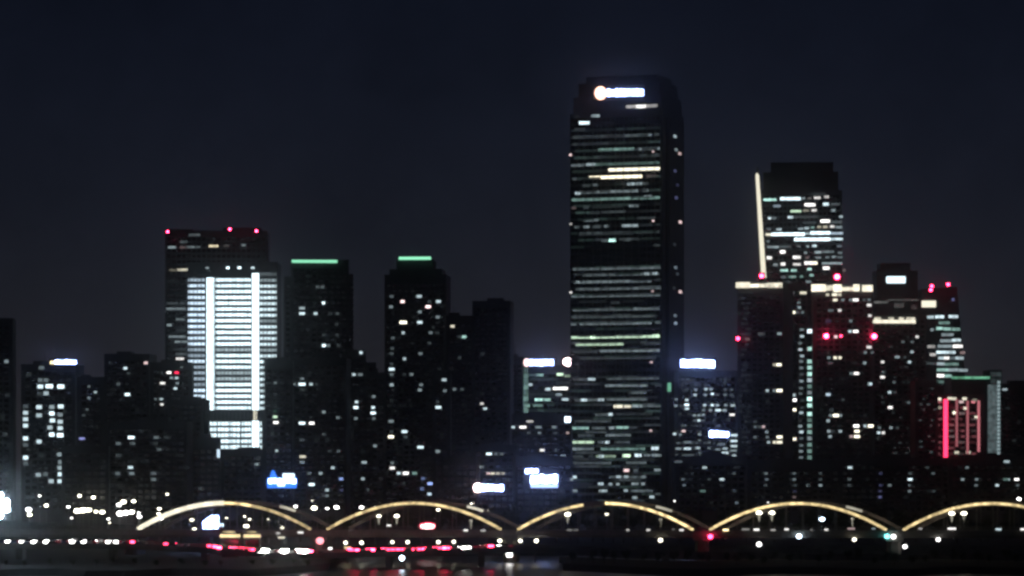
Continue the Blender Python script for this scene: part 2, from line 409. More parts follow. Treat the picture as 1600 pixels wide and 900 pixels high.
Elow.wins([(401, 727, .55), (404, 720, .18), (360, 742, .1), (380, 755, .12)], w=7, h=3)

# --- residential towers with green roof edges
F = Building('residential_tower', 'dark residential tower with a long green lit roof edge', 455, 545, 409, 2050, 4, depth=30, floor=3.0, wall=PLASTER, room=False)
F.volume(444, 456, 432, fwd=-2, name='side_bay'); F.volume(545, 552, 428, fwd=-2, name='side_bay')
F.bar(456, 527, 410.4, 406.4, 1.0, 'green', name='roof_edge_light', y=-.3)
F.wins([(496, 448.5, .3), (504, 448.5, .32), (505.5, 473, 1.05, 'cool', 5), (472, 482, .6, 'cool', 10), (472, 491, .95, 'cool', 10), (493, 491, .8), (516, 491, .18), (527, 491, .25),
        (526, 510, .2), (506, 526, .2), (526, 526, .18), (506, 544, 1.1, 'cool', 6), (513, 543, .4), (529, 544, .2), (477, 571, .25), (486, 571, .6)], h=4.2, w=6.5)
F.sprinkle(460, 540, 450, 560, 22, .07, .14)
Fl = Building('residential_block', 'dark residential block with a vertical trio of lit windows, beside the blue sign', 413, 458, 566, 1930, 3, floor=3.0, wall=PLASTER)
Fl.volume(420, 452, 558, y0=2, y1=14, ybot=567, name='roof_house', grid=False)
Fl.wins([(430, 602, .35), (430, 631, .15), (430, 646, .25, 'green'), (430, 653, .85, 'lime', 8), (431, 660.5, 1.05, 'white', 9), (425, 681, .22), (432, 704, .7)], h=4.0, w=5.5)
Fl.sprinkle(416, 454, 580, 730, 10, .07, .13)
Fm = Building('residential_tower', 'broad dark residential slab below the long green roof edge', 457, 541, 562, 1960, -3, floor=3.0, wall=PLASTER)
Fm.wins([(472, 588, .4), (459, 598, .4), (472, 597, 1.05, 'cool', 12), (486, 598, .7), (495, 598, .2), (473, 607, .2, 'cool', 10), (506, 642, .5), (528, 650, .4), (472, 659, 1.05, 'cool', 11), (487, 660, 1.08, 'white', 9),
         (472, 687, .22, 'cool', 10), (495, 687, .16), (512, 687, .16), (506, 677, .25), (515, 704, .2), (529, 705, .3), (473, 714, .75, 'cream', 11), (472, 722, .4, 'cool', 9),
         (483, 739, .35), (501, 739, .6), (520, 734, .7), (487, 753, 1.05, 'cool', 10), (533, 752, .8, 'blue', 7), (533, 763, .3, 'violet'), (511, 762, .7), (511, 771, .4), (505, 772, .2)], h=4.2, w=6.2)
Fm.sprinkle(460, 538, 572, 765, 30, .07, .15)
Fr = Building('residential_tower', 'dark residential tower with stepped shoulders between the two green topped towers', 541, 601, 585, 1990, 5, floor=3.0, wall=PLASTER)
Fr.volume(541, 572, 546, y0=1, y1=24, ybot=586, name='upper_block'); Fr.volume(572, 588, 566, y0=1, y1=24, ybot=586, name='upper_block')
Fr.wins([(564, 551, .9, 'cool', 5), (553, 589, .75), (563, 589, .4, 'cool', 8), (557, 630, .85), (546, 640, .32), (556, 639, 1.05, 'cool', 8), (584, 621, .45), (583, 638, .95), (583, 648, 1.05, 'cool', 9), (584, 656, .35),
         (556, 657, .45), (586, 693, .5), (569, 719, .6, 'cool', 9), (544, 734, 1.05, 'cool', 10), (567, 752, .6), (575, 762, .2)], h=4.2, w=6)
Fr.sprinkle(545, 597, 600, 765, 22, .07, .15)

G = Building('residential_tower', 'dark residential tower with a short green lit roof edge and many scattered windows', 601, 697, 432, 2100, -4, depth=30, floor=3.0, wall=PLASTER, room=False)
G.volume(619, 677, 406, y0=1.5, y1=20, ybot=433, name='crown_block', grid=False)
G.volume(608, 690, 420, y0=2.5, y1=24, ybot=433, name='crown_step', grid=False)
G.bar(623, 673, 405.6, 401, 1.15, 'green', name='roof_edge_light', y=1.2)
G.wins([(612, 461, .3), (629, 468, 1.05, 'pink', 7), (655, 461, .7, 'cool', 9), (611, 480, .45), (671, 469, .2), (685, 471, .8, 'cool', 8), (669, 478, 1.1, 'pink', 9), (656, 486, .45), (684, 497, .45), (630, 504, 1.2, 'cream', 12),
        (656, 505, .9, 'cool', 9), (630, 522, .7, 'cool', 5), (673, 523, .38), (683, 523, .16), (614, 532, .3), (613, 541, .25), (612, 550, .25), (671, 540, .2), (657, 549, .4), (632, 558, .7, 'cool', 5),
        (612, 569, .2), (612, 578, .95, 'cool', 10), (612, 587, .35), (643, 585, .4), (632, 585, .16), (612, 603, .6), (658, 603, .4), (656, 611, .5), (612, 622, .15), (611, 658, .45, 'cool', 9),
        (632, 675, .95, 'cool', 10), (611, 685, 1.1, 'cream', 10), (634, 684, .25), (612, 677, .2), (657, 702, .95, 'cool', 11), (613, 720, .35), (613, 733, .95, 'white', 9), (623, 737, .85), (634, 737, 1.05, 'white', 10), (648, 736, .5, 'teal', 9),
        (661, 750, .5, 'blue'), (660, 760, .65, 'blue'), (672, 758, .95, 'blue', 9), (671, 770, .85, 'ice', 7), (631, 756, .16)], h=4.4, w=6.5)
G.sprinkle(605, 693, 450, 770, 50, .07, .15)
H1 = Building('residential_tower', 'unlit stepped residential tower beside the short green roof edge', 697, 742, 496, 2080, 5, floor=3.0, wall=PLASTER)
H1.wins([(707, 511, .8, 'cream', 7), (725, 527, .75, 'teal', 8), (718, 528, .2), (718, 559, .2), (710, 611, .38), (722, 608, .25), (703, 600, .12), (704, 738, .95), (712, 738, .8), (703, 756, .7), (711, 757, .2)], h=4.2, w=6)
H1.sprinkle(700, 738, 530, 760, 12, .07, .14)
H1b = Building('residential_block', 'narrow dark residential block between two unlit towers with one bright mid window', 676, 704, 585, 1985, 0, floor=3.0, wall=PLASTER)
H1b.wins([(694, 596, .7, 'cool', 8), (695, 613, .4), (685, 640, .95, 'cool', 10), (684, 630, .2), (684, 709, .5, 'cool', 8), (690, 680, .12)], h=4.4, w=6)
H2 = Building('residential_tower', 'plain unlit tower with a faint roofline, left of the block with the white roof sign', 738, 797, 473, 2200, -5, floor=3.0, wall=PLASTER)
H2.wins([(754, 550, .2), (753, 630, .8, 'white', 6), (758, 640, .8, 'cool', 7), (753, 618, .14), (780, 560, .1)], h=3.6, w=6)
H2.sprinkle(742, 794, 560, 700, 14, .07, .13)
H3 = Building('low_block', 'low office block with lit window rows above the pink and white sign', 738, 808, 698, 1900, 2, floor=3.4)
H3.wins([(764, 709, 1.05, 'cool', 10), (775, 708, .38), (784, 709, .38), (748, 726, .9), (754, 726, .4), (763, 735, .8, 'pink', 7), (770, 735, .85, 'cream', 7), (778, 735, .7, 'cream', 6), (786, 735, .65, 'cream', 6), (793, 753, .3)], h=3.4, w=6)
H4 = Building('residential_block', 'dark block tucked beside the glassy building with the white roof sign', 796, 818, 560, 2250, 0, floor=3.0, wall=PLASTER)
H4.wins([(800, 631, .2)])

# --- glassy block with roof sign
I = Building('office_block', 'pale glassy office block with lit rows, under the white sign with a pink end', 816, 896, 574, 2330, 5, floor=3.9, bay=3.0, wall=GLASSW, room=False)
for xa, xb, yy, v, t in ((826, 838, 586, .22, 'teal'), (838, 849, 586, .5, 'teal'), (870, 880, 585, .9, 'lime'), (882, 891, 587.5, .5, 'lime'), (826, 832, 601, .62, 'cool'), (852, 860, 608, .8, 'cool'), (864, 887, 607, 1.05, 'white'),
                         (868, 878, 616.5, .45, 'cool'), (836, 848, 624.5, .85, 'teal'), (849, 860, 624.5, .6, 'teal'), (878, 888, 624, .6, 'cool'), (818, 828, 634, .6, 'teal'), (832, 848, 633.5, .38, 'teal'),
                         (840, 850, 641, .25, 'teal'), (855, 866, 632, .16, 'teal'), (828, 870, 593, .12, 'teal'), (828, 866, 616, .12, 'teal'), (870, 892, 598, .12, 'teal'), (828, 892, 641.5, .1, 'teal')):
    I.strip(xa, xb, yy, v, t, h=4)
for yy in range(578, 646, 9):
    I.strip(817, 825.5, yy, random.uniform(.3, .48), 'teal', h=8, vary=.5)
J = Building('low_block', 'dark low block with a thin row of windows, below the glassy block', 800, 892, 650, 2150, -3, floor=3.4)
J.wins([(828, 654.5, .62, 'white', 12), (802, 666.5, .8), (817, 667, 1.05, 'white', 12), (841, 667, .45, 'cool', 11), (866, 667, .45, 'cool', 8), (843, 675, .42), (826, 675, .28), (868, 676, .25), (847, 705, .95, 'white', 8), (869, 701, .25), (880, 709, .5, 'cool', 9),
        (887, 675, .6, 'pink', 5)], h=3.6, w=6)
J.win(887, 655.5, 1.5, 'ice', w=10, h=9, snap=False, name='wall_lamp')

# --- the tall tower
T = Building('skyscraper', 'tallest dark glass skyscraper with lit floor bands and a round ended sign near its top', 891, 1035, 176, 2320, -20, depth=46, floor=4.36, bay=3.0, wall=GLASSW, room=False, grid=False, parapet=False)
u0, u1 = 0.0, T.L
Ht = T.H
def tz(y): return PZ(y, 2310) - T.base
# tapering crown in three setbacks, each its own block
for (ya, yb, ins) in ((176, 150, 1.6), (150, 128, 4.2), (128, 117, 8.0)):
    MB().box(u0 + ins, u1 - ins * .8, ins, T.depth - ins, tz(ya), tz(yb)).build('crown_block', GLASSW, T.root)
MB().box(u1 - .1, u1 + 1.2, 10, T.depth - 4, 0, Ht * .985).build('side_pier', GLASSW, T.root)
fl = MB(); zz = 8.0
while zz < Ht - 2:
    fl.box(u0 + .05, u1 - .05, -.16, .02, zz - .28, zz + .28); zz += T.floor
tag(fl.build('floor_ledges', GLASSW, T.root), kind='stuff')
pn = MB(); zz = 8.0
while zz < Ht - 4:
    for i in range(int((u1 - u0) / 3.0)):
        a = u0 + .4 + i * 3.0
        pn.quad((a, -.05, zz + 1.0), (a + 2.5, -.05, zz + 1.0), (a + 2.5, -.05, zz + 3.5), (a, -.05, zz + 3.5))
    for i in range(12):
        a = 2 + i * 3.4
        if a < 9: pn.quad((u1 + .05, a, zz + 1.0), (u1 + .05, a + 2.7, zz + 1.0), (u1 + .05, a + 2.7, zz + 3.5), (u1 + .05, a, zz + 3.5))
    zz += T.floor
tag(pn.build('unlit_windows', PANE, T.root), kind='stuff')
for i in range(1, 12):
    unit_box(DARKMETAL, 'mullion', u1 * i / 12, -.25, Ht * .49, .3, .5, Ht * .96, T.root)
TR = [(898, 905, 182, .14), (924, 937, 181, .5), (905, 921, 192, 1.0), (898, 915, 202, .16), (895, 960, 213.5, .27), (960, 1000, 212, .28), (1000, 1018, 211, .36), (1022, 1030, 210, .2),
      (911, 953, 224.5, .14), (935, 991, 233.5, .48, 'teal'), (997, 1031, 232.5, .46), (927, 945, 245.5, .16), (998, 1012, 243, .2), (1022, 1030, 242, .2), (893, 912, 258.5, .33), (916, 930, 257, .58), (930, 1030, 255.5, .3, 'teal'),
      (950, 1031, 264.5, 1.0, 'cream'), (895, 907, 279.5, .22), (921, 1003, 276.5, 1.05, 'butter'), (1010, 1025, 275, .3, 'pink'), (911, 922, 290, .18), (926, 934, 289, .28), (980, 992, 287.5, .6), (994, 1003, 287, .45), (1006, 1013, 287, .2),
      (899, 907, 302, .75), (907, 997, 299.5, .36), (1004, 1013, 297.5, .42), (894, 1031, 310.5, .46, 'teal'), (1006, 1018, 307.5, .6), (893, 900, 325, .22, 'pink'), (912, 920, 324, .25), (925, 975, 323, .13), (983, 991, 321.5, .42), (992, 998, 321.5, .3), (922, 937, 332.5, .16),
      (912, 935, 344, .33), (898, 905, 355, .28), (912, 921, 354.5, .34), (925, 940, 354.5, .22), (944, 952, 353.5, .34), (972, 997, 352.5, .55), (905, 990, 365.5, .13), (994, 1030, 362.5, .2), (940, 949, 376, .3), (951, 963, 375, 1.05, 'teal'), (974, 985, 375, .25), (995, 1000, 374, .16),
      (895, 1032, 419.5, .32), (910, 1030, 429, .28), (1007, 1014, 428, .75), (1020, 1027, 427, .75), (897, 1018, 440, .32), (900, 906, 441, .75), (900, 1033, 451, .32), (893, 1032, 462, .34), (955, 968, 473, .16),
      (895, 1030, 483.5, .3), (990, 1003, 482.5, .42), (893, 1025, 495, .24), (892, 901, 506.5, .34), (906, 1018, 505.5, .32), (1024, 1032, 503.5, .26), (893, 1031, 526.5, .76, 'lime'), (923, 930, 527, 1.0, 'lime'), (1020, 1030, 525, .95, 'lime'), (900, 975, 538, .66, 'lime'), (1006, 1032, 536.5, .2),
      (895, 933, 549.5, .18), (937, 1031, 548, .36), (905, 1025, 559.5, .2), (895, 920, 593, .25), (919, 930, 592.5, .75), (948, 1030, 591.5, .27), (946, 1012, 602.5, .4), (1023, 1034, 602, .18), (984, 1010, 613.5, .26),
      (898, 908, 625, .26), (908, 917, 625, .85), (917, 935, 625, .3), (935, 944, 624.5, .65), (948, 1012, 624, .34), (959, 973, 635, .95, 'cream'), (974, 987, 635, .8, 'cream'), (988, 1003, 634.5, .5), (1003, 1032, 634.5, .26),
      (930, 950, 648, .28), (951, 957, 647.5, .8), (960, 1020, 647, .13), (898, 955, 658, .24), (893, 920, 669, .55, 'teal'), (925, 946, 669, .28), (952, 960, 668.5, .52), (962, 982, 668, .6, 'teal'), (982, 996, 668, .18),
      (903, 929, 680.5, .22), (946, 987, 680, .36), (888, 928, 691, .78, 'lime'), (934, 945, 691, .28), (946, 952, 691, .85), (960, 985, 691, .2), (888, 928, 701.5, .36), (938, 1008, 701.5, .4, 'teal'), (1018, 1029, 700.5, .9),
      (890, 911, 713.5, .22), (920, 928, 713, .16), (931, 962, 713, .5, 'lime'), (936, 944, 713, .9), (973, 985, 712, .98, 'lime'), (992, 1002, 711.5, .95), (1006, 1016, 711.5, .42), (1018, 1033, 711.5, .46), (887, 955, 723.5, .24), (978, 1010, 723, .26),
      (974, 983, 735, .9, 'pink'), (990, 997, 735, .25), (1022, 1032, 734.5, .5), (892, 901, 745.5, .8), (952, 1010, 745.5, .26), (962, 970, 745, .65), (975, 982, 745, .65), (1002, 1008, 745, .5), (888, 925, 756.5, .12), (935, 943, 756, .75), (951, 957, 756.5, .45), (962, 968, 756.5, .55),
      (986, 998, 756, .5), (1002, 1008, 756, .5), (885, 890, 767, .5), (893, 903, 767, .48), (936, 949, 767, .5), (974, 981, 766.5, .55), (985, 1020, 767, .32), (988, 996, 777.5, .48), (1015, 1023, 776.5, .65)]
for it in TR:
    T.strip(it[0], it[1], it[2], it[3] * 1.0, it[4] if len(it) > 4 else 'cool', h=3.9 if it[3] < .9 else 4.6, vary=.45 if it[3] < .55 else .15)
for i in range(56):                                              # barely lit floors
    yy = 202 + i * 10.75; x_ = 893 + random.uniform(0, 12)
    if 385 < yy < 412 or 565 < yy < 585: continue
    while x_ < 1026:
        x2 = min(1032, x_ + random.uniform(10, 45))
        if random.random() < .75: T.strip(x_, x2, yy - (x2 + x_ - 1922) * .5 * .035 * (737 - yy) / 537, random.choice((.10, .13, .16, .19)), random.choice(('cool', 'teal')), h=3.2, vary=.6)
        x_ = x2 + random.uniform(1, 6)
# small corner beacons and side windows
for px, py, v, t in ((891.5, 242, .95, 'pink'), (892, 350, .6, 'white'), (892, 457, .85, 'white'), (1021, 237, .7, 'pink'), (1021, 345, .9, 'pink'), (1020, 455, .6, 'pink'), (1018, 566, .7, 'pink'), (1017, 673, .75, 'pink'), (888, 674, .7, 'pink')):
    T.win(px, py, v, t, w=4.5, h=3.2, snap=False, name='marker_lamp', y=-.2)
for px, py, v, t in ((1052, 213, .6, 'cool'), (1054, 234, .42, 'cool'), (1060, 240, .65, 'pink'), (1052, 267, .3, 'violet'), (1056, 289, .2, 'violet'), (1054, 309, .34, 'violet'), (1061, 347, .85, 'pink'), (1053, 418, .4, 'ice'), (1056, 428, .2, 'ice'), (1061, 456, .8, 'pink'),
                     (1052, 493, .38, 'ice'), (1053, 505, .5, 'ice'), (1051, 382, .15, 'ice'), (1050, 450, .15, 'ice')):
    y = 2.5 + (px - 1036) * 1.25
    x = u1 + 1.35
    dd = T.D + x * T.s + y * T.c
    unit_box(emit(t, lum(v), 0), 'side_window', x, y, PZ(py, dd) - T.base, .3, 5.2, 1.7, T.root)
T.bar(1043.5, 1048.5, 612, 598, .42, 'green', name='green_wall_lamp', y=-.4, t=.4)
T.strip(977, 1026, 165.5, .5, 'white', h=4.5, y=1.6); T.strip(993, 1008, 165.8, .95, 'white', h=5.2, y=1.45)

# --- right hand cluster
Kb = Building('office_block', 'grey office block with many dim windows, under the wide blue white roof sign', 1060, 1152, 582, 2200, 3, floor=3.5, bay=3.0, room=False)
Kb.wins([(1077, 594, .25), (1083, 594, .2), (1134, 593, .3), (1073, 599, .2), (1132, 599, .2), (1087, 609, .5), (1103, 608, .75), (1111, 608, .55), (1073, 609, .28), (1133, 609, .28), (1143, 609, .28), (1086, 617, .7), (1102, 617, .5), (1113, 615.5, .95), (1133, 617, .38), (1143, 617, .25), (1121, 617, .25),
         (1073, 625, .8), (1056.5, 624, .4), (1056, 634, .5), (1064, 634, .25), (1073, 632.5, 1.05, 'cool', 8), (1101, 633, .75), (1113, 633, .95), (1121, 633, .62), (1134, 633, .5), (1145, 633.5, .62, 'cool', 8), (1073, 638.5, .85, 'cool', 8), (1099, 641, .4), (1110, 641, .5), (1122, 641, .9, 'cool', 10), (1132, 641, .55, 'cool', 8),
         (1085, 649, .5), (1092, 649, .5), (1099, 648, .5), (1144, 648, .95, 'white', 9), (1092, 657, .85), (1085, 657, .28), (1099, 657, .28), (1115, 657, .16), (1068, 673.5, .85, 'pink', 7), (1054, 678, .85), (1063, 679, .4), (1093, 678.5, .5), (1147, 680, .85, 'cool', 13), (1147, 689, .85, 'cool', 13), (1147, 697, .75, 'cool', 12), (1146, 704, .45, 'cool', 12), (1147, 712, .7, 'cool', 7),
         (1074, 691, .38, 'cool', 13), (1093, 688, .32), (1060, 701, .48, 'cool', 11), (1074, 701, .85, 'cool', 13), (1090, 700, .65, 'cool', 9), (1093, 707, .3), (1108, 700, .38), (1122, 702, .4, 'cool', 10), (1133, 701, .6, 'cool', 9), (1133, 707.5, .8, 'cool', 12), (1127, 694, .35, 'cool', 14), (1075, 711, .25, 'cool', 22), (1108, 691, .3)], h=3.6, w=5.5, snap=False)
Kb.sprinkle(1062, 1150, 588, 662, 50, .12, .24); Kb.sprinkle(1056, 1150, 665, 712, 60, .14, .3)

Mt = Building('office_tower', 'tall crowned office tower with cool lit rows and a golden edge fin', 1186, 1316, 300, 2650, -5, depth=50, floor=4.0, bay=3.2, wall=GLASSW, room=False)
Mt.volume(1192, 1310, 268, y0=3, y1=44, ybot=301, name='crown_block', grid=False)
Mt.volume(1204, 1302, 252, y0=8, y1=38, ybot=269, name='crown_block', grid=False)
z_t, z_b = PZ(269, 2640) - 3.6, PZ(433, 2640) - 3.6
ut, ub, wd = Mt.u(1183.3), Mt.u(1193.5), 2.9
fin = MB().prism([(ub - wd * .62, z_b), (ub + wd * .62, z_b), (ut + wd * .42, z_t - 1.5), (ut + wd * .1, z_t), (ut - wd * .25, z_t), (ut - wd * .42, z_t - 2)], -1.6, -.6)
fin.build('light_fin', emit('cream', 1.05), Mt.root)
MB().prism([(ub - .5, 0), (ub + .9, 0), (ut + .9, z_t + 4), (ut - .5, z_t + 4)], -.55, 1.4).build('edge_mast', DARKMETAL, Mt.root)
S1 = [(1193, 1213, 312, .85, 'teal'), (1219, 1251, 310.5, 1.05, 'cool'), (1252, 1258, 310, .4, 'cool'), (1272, 1282, 309, .8, 'white'), (1288, 1295, 307.5, .75, 'white'), (1261, 1268, 310, .3, 'white'), (1265, 1290, 303, .16, 'cool'), (1208, 1220, 322, .5, 'ice'), (1257, 1274, 320, .98, 'white'), (1286, 1295, 319, .95, 'cool'), (1298, 1312, 319, .28, 'cool'),
      (1235, 1252, 330, .8, 'lime'), (1255, 1264, 329, .45, 'cream'), (1268, 1276, 328.5, .75, 'white'), (1299, 1305, 328.5, .5, 'cool'), (1200, 1205, 341, .8, 'cool'), (1206, 1213, 341, .35, 'cool'), (1231, 1239, 339.5, .75, 'cool'), (1240, 1278, 339, .2, 'cool'), (1311, 1317, 338.5, .6, 'cool'), (1282, 1297, 345.5, 1.05, 'white'), (1255, 1275, 348, .2, 'cool'), (1300, 1316, 347, .28, 'cool'),
      (1198, 1205, 358, .35, 'cool'), (1213, 1221, 358.5, .65, 'cool'), (1247, 1255, 357.5, .5, 'cool'), (1257, 1264, 356.5, .65, 'cool'), (1267, 1272, 355.5, .5, 'teal'), (1277, 1283, 354.5, .65, 'cream'), (1286, 1293, 354.5, .6, 'cream'), (1297, 1304, 354, .85, 'white'), (1306, 1316, 355, .45, 'cool'), (1196, 1206, 366.5, .8, 'cream'), (1205, 1257, 366, 1.08, 'cool'), (1258, 1266, 365, .6, 'cool'), (1266, 1297, 364, 1.05, 'cool'), (1297, 1317, 364.5, .7, 'ice'),
      (1241, 1297, 374, 1.1, 'cool'), (1297, 1317, 373.5, .85, 'cool'), (1198, 1202, 377, .4, 'cool'), (1199, 1217, 386, .5, 'cool'), (1218, 1236, 385.5, .28, 'cool'), (1245, 1251, 384.5, .3, 'cool'), (1260, 1264, 385, .45, 'cool'), (1269, 1276, 384, .85, 'cool'), (1308, 1316, 384.5, .35, 'ice'), (1219, 1227, 393.5, 1.05, 'white'), (1256, 1261, 395, .5, 'cool'), (1273, 1283, 394, .6, 'cool'), (1284, 1303, 393.5, .4, 'cool'), (1309, 1316, 395, .4, 'cool'),
      (1198, 1206, 403, .95, 'white'), (1239, 1251, 402, .9, 'white'), (1259, 1264, 402.5, .35, 'pink'), (1274, 1283, 402.5, .35, 'cool'), (1290, 1296, 402, .35, 'cool'), (1300, 1306, 401.5, .5, 'cool'), (1308, 1316, 402, .35, 'cool'), (1208, 1215, 413.5, .5, 'cool'), (1220, 1227, 412.5, .95, 'white'), (1239, 1251, 413, .8, 'white'), (1257, 1269, 411, 1.0, 'white'), (1269, 1277, 411, .95, 'cream'), (1284, 1316, 411.5, .5, 'cool'),
      (1219, 1231, 422.5, .75, 'teal'), (1236, 1245, 422.5, .75, 'teal'), (1261, 1268, 420.5, .8, 'teal'), (1286, 1296, 419, 1.0, 'white'), (1317, 1321, 422, .4, 'pink'), (1220, 1228, 433, .3, 'cool'), (1232, 1244, 432.5, .45, 'teal'), (1250, 1255, 432, .45, 'teal'), (1265, 1271, 430, .6, 'teal'), (1259, 1268, 440, .4, 'cool'), (1225, 1236, 441, .2, 'cool')]
for xa, xb, yy, v, t in S1: Mt.strip(xa, xb, yy, v, t, h=3.6 if v < .9 else 4.6, vary=.3)

L1 = Building('apartment_tower', 'slim dark apartment tower with a warm white roof band, left of the pale stack', 1152, 1224, 452, 2120, -16, depth=28, floor=3.0, wall=PLASTER, room=False)
L1.volume(1154, 1222, 440, y0=1, y1=18, ybot=453, name='roof_crown', grid=False)
L1.bar(1150.5, 1172, 450, 441, 1.25, 'cream', y=-.4, t=.8, vary=.2); L1.bar(1172.2, 1199, 449, 443.5, 1.1, 'cream', y=-.4, t=.7, vary=.5); L1.bar(1199.2, 1222.5, 449.5, 442, 1.05, 'cream', y=-.4, t=.8, vary=.45)
L1.wins([(1188, 523, .25, 'cool', 8), (1193, 521, .2), (1218, 524, .5, 'cool', 8), (1210, 567, .55, 'cream'), (1217, 572.5, 1.05, 'cream', 9), (1199, 609, .65), (1210, 609, .45), (1218, 608, 1.1, 'cream', 10), (1180, 667, .32), (1180, 659, .2), (1193, 666, .65, 'pink'), (1187, 667, .25), (1198, 673, .45), (1180, 680, .32), (1199, 686, .35),
         (1218, 686, 1.05, 'cream', 10), (1201, 694.5, .6), (1210, 695, .85, 'cream'), (1218, 694.5, .95, 'cream', 10), (1199, 624, .14), (1168, 527, .3, 'pink', 8)], h=4.4, w=5.5)
for yy in range(462, 705, 8):
    for _ in range(2): L1.win(random.uniform(1155, 1172), yy + random.uniform(-2, 2), random.uniform(.13, .2), 'ice', w=random.uniform(4, 9), h=2.8)
L2 = Building('apartment_tower', 'dark apartment slab just behind the warm banded slim tower', 1222, 1262, 447, 2240, 3, floor=3.0, wall=PLASTER)
L2.wins([(1239, 454, .3), (1231, 488, .55), (1239, 488, 1.05, 'cream', 8), (1255, 458.5, .8, 'cream', 12), (1248, 469, .35), (1249, 477, .55), (1246, 487, .3), (1254, 487, .35), (1232, 595, .5), (1232, 601.5, .75, 'cream'), (1240, 622, 1.2, 'white', 10), (1241, 616, .75), (1240, 644, 1.1, 'cream', 9), (1240, 686, 1.05, 'cream', 9), (1236, 560, .1)], h=4.2, w=5.5)
L2.sprinkle(1226, 1246, 500, 700, 12, .08, .15)
N1 = Building('stairwell_tower', 'narrow pale tower with a stack of teal lit landings down its face', 1247, 1274, 508, 2100, -2, depth=14, floor=3.6, bay=4, wall=PLASTER, room=False)
for yy, v in zip(range(516, 720, 10), (.4, .7, .35, .7, .6, .4, .4, .25, .5, .35, .3, .2, .2, .65, .15, .5, .8, .3, .35, .45, .4)):
    N1.win(1252 + random.uniform(-2, 2), yy + random.uniform(-1.5, 1.5), v, 'cool', w=7, h=4, snap=False)
for yy, v, t in ((517.5, 1.02, 'cool'), (545, .72, 'teal'), (565, .72, 'teal'), (574.5, .75, 'teal'), (584.5, .85, 'teal'), (594, .7, 'cool'), (604, .4, 'teal'), (613.5, .4, 'cool'), (623.5, 1.05, 'teal'), (633.5, .9, 'teal'), (647, .9, 'teal'), (656.5, .35, 'teal'), (665.5, .52, 'teal'), (675, .5, 'teal'), (685, .42, 'cool'), (695, .45, 'teal'), (705, .45, 'teal'), (714.5, .42, 'teal')):
    N1.win(1266.5, yy, v, t, w=11.5, h=6.5, snap=False, name='landing_window', vary=.25)
O1 = Building('apartment_tower', 'dark apartment tower with a broken warm roof band and warm windows below it', 1270, 1364, 456, 2080, -3, depth=30, floor=3.0, wall=PLASTER, room=False)
O1.volume(1272, 1362, 445, y0=1, y1=18, ybot=457, name='roof_crown', grid=False)
for xa, xb, ya, yb, v in ((1268, 1290, 455.5, 444.5, 1.6), (1290.2, 1302, 454, 446, 1.1), (1302.2, 1315, 456.5, 444.5, 1.5), (1315.2, 1333, 454.5, 448.5, 1.2), (1333.2, 1343, 455, 444.5, 1.4), (1347, 1363.5, 455.5, 445.5, 1.3)):
    O1.bar(xa, xb, ya, yb, v, 'cream', y=-.4, t=.7, vary=.3)
O1.wins([(1293, 464, .7, 'cream'), (1304, 462, .95, 'cream', 9), (1312, 463.5, .7, 'cream'), (1293, 457, .5, 'cream'), (1305, 469, .9, 'cream', 8), (1317, 471, .4), (1329, 471, .4), (1337, 471.5, 1.0, 'white', 10), (1358, 478.5, .85, 'white', 8), (1350, 472, .25), (1358, 472, .35), (1298, 485, .3, 'cool', 10), (1312, 485, .8, 'white'), (1359, 493, .8, 'white'), (1329, 500, .38), (1328, 514, .8), (1337, 514, 1.05, 'white', 9),
         (1294, 499, .22, 'violet', 10), (1358, 542.5, .8, 'white', 9), (1352, 549, .4), (1363, 548, .3), (1295, 563, .45), (1305, 562.5, .95, 'cream'), (1312.5, 562, .9, 'cream'), (1297, 570, .22, 'cool', 9), (1351, 564, .5), (1351, 571, .6), (1330, 586, .4), (1338, 586, .98, 'white', 9), (1359, 600, .85, 'cool', 8),
         (1294, 619.5, .8, 'ice', 8), (1317, 622, .2), (1306, 647.5, 1.15, 'cream', 10), (1299, 642, .3), (1313, 649, .5), (1298, 651, .45), (1294, 657, .6), (1338, 663, 1.12, 'white', 10), (1352, 664, .7), (1360, 664, 1.12, 'cream', 10), (1295, 670.5, .55), (1301, 673, .2), (1313, 671, .6), (1297, 685, .6), (1330, 679, .6, 'pink'), (1339, 677.5, 1.05, 'cream', 9), (1339, 686, 1.08, 'cream', 10), (1331, 686, .3), (1306, 526, .9, 'pink', 6)], h=4.4, w=5.8)
O1.sprinkle(1275, 1360, 470, 710, 30, .08, .16)
P1 = Building('apartment_tower', 'dark apartment tower with a warm sill band below its dark boxy crown', 1365, 1447, 494, 2160, 4, depth=30, floor=3.0, wall=PLASTER, room=False)
P1.volume(1368, 1441, 466, y0=2, y1=24, ybot=495, name='crown_block', grid=False)
P1.volume(1372, 1436, 422, y0=4, y1=20, ybot=467, name='crown_block', grid=False)
P1.volume(1378, 1425, 410, y0=5, y1=18, ybot=423, name='crown_block', grid=False)
P1.strip(1366, 1388, 472, .28, 'white', h=3.5, y=1.9); P1.strip(1388, 1436, 468.5, .22, 'white', h=2.6, y=1.9); P1.strip(1398, 1413, 477, .2, 'white', h=7, y=1.9); P1.strip(1424, 1434, 480, .16, 'pink', h=8, y=1.9)
P1.bar(1363.5, 1430, 505, 500, 1.25, 'cream', y=-.3, t=.8, vary=.15)
for xa, xb in ((1366, 1376), (1388, 1396), (1404, 1412), (1416, 1429)): P1.bar(xa, xb, 499.6, 496, .8, 'cream', y=-.3, t=.8, vary=.4)
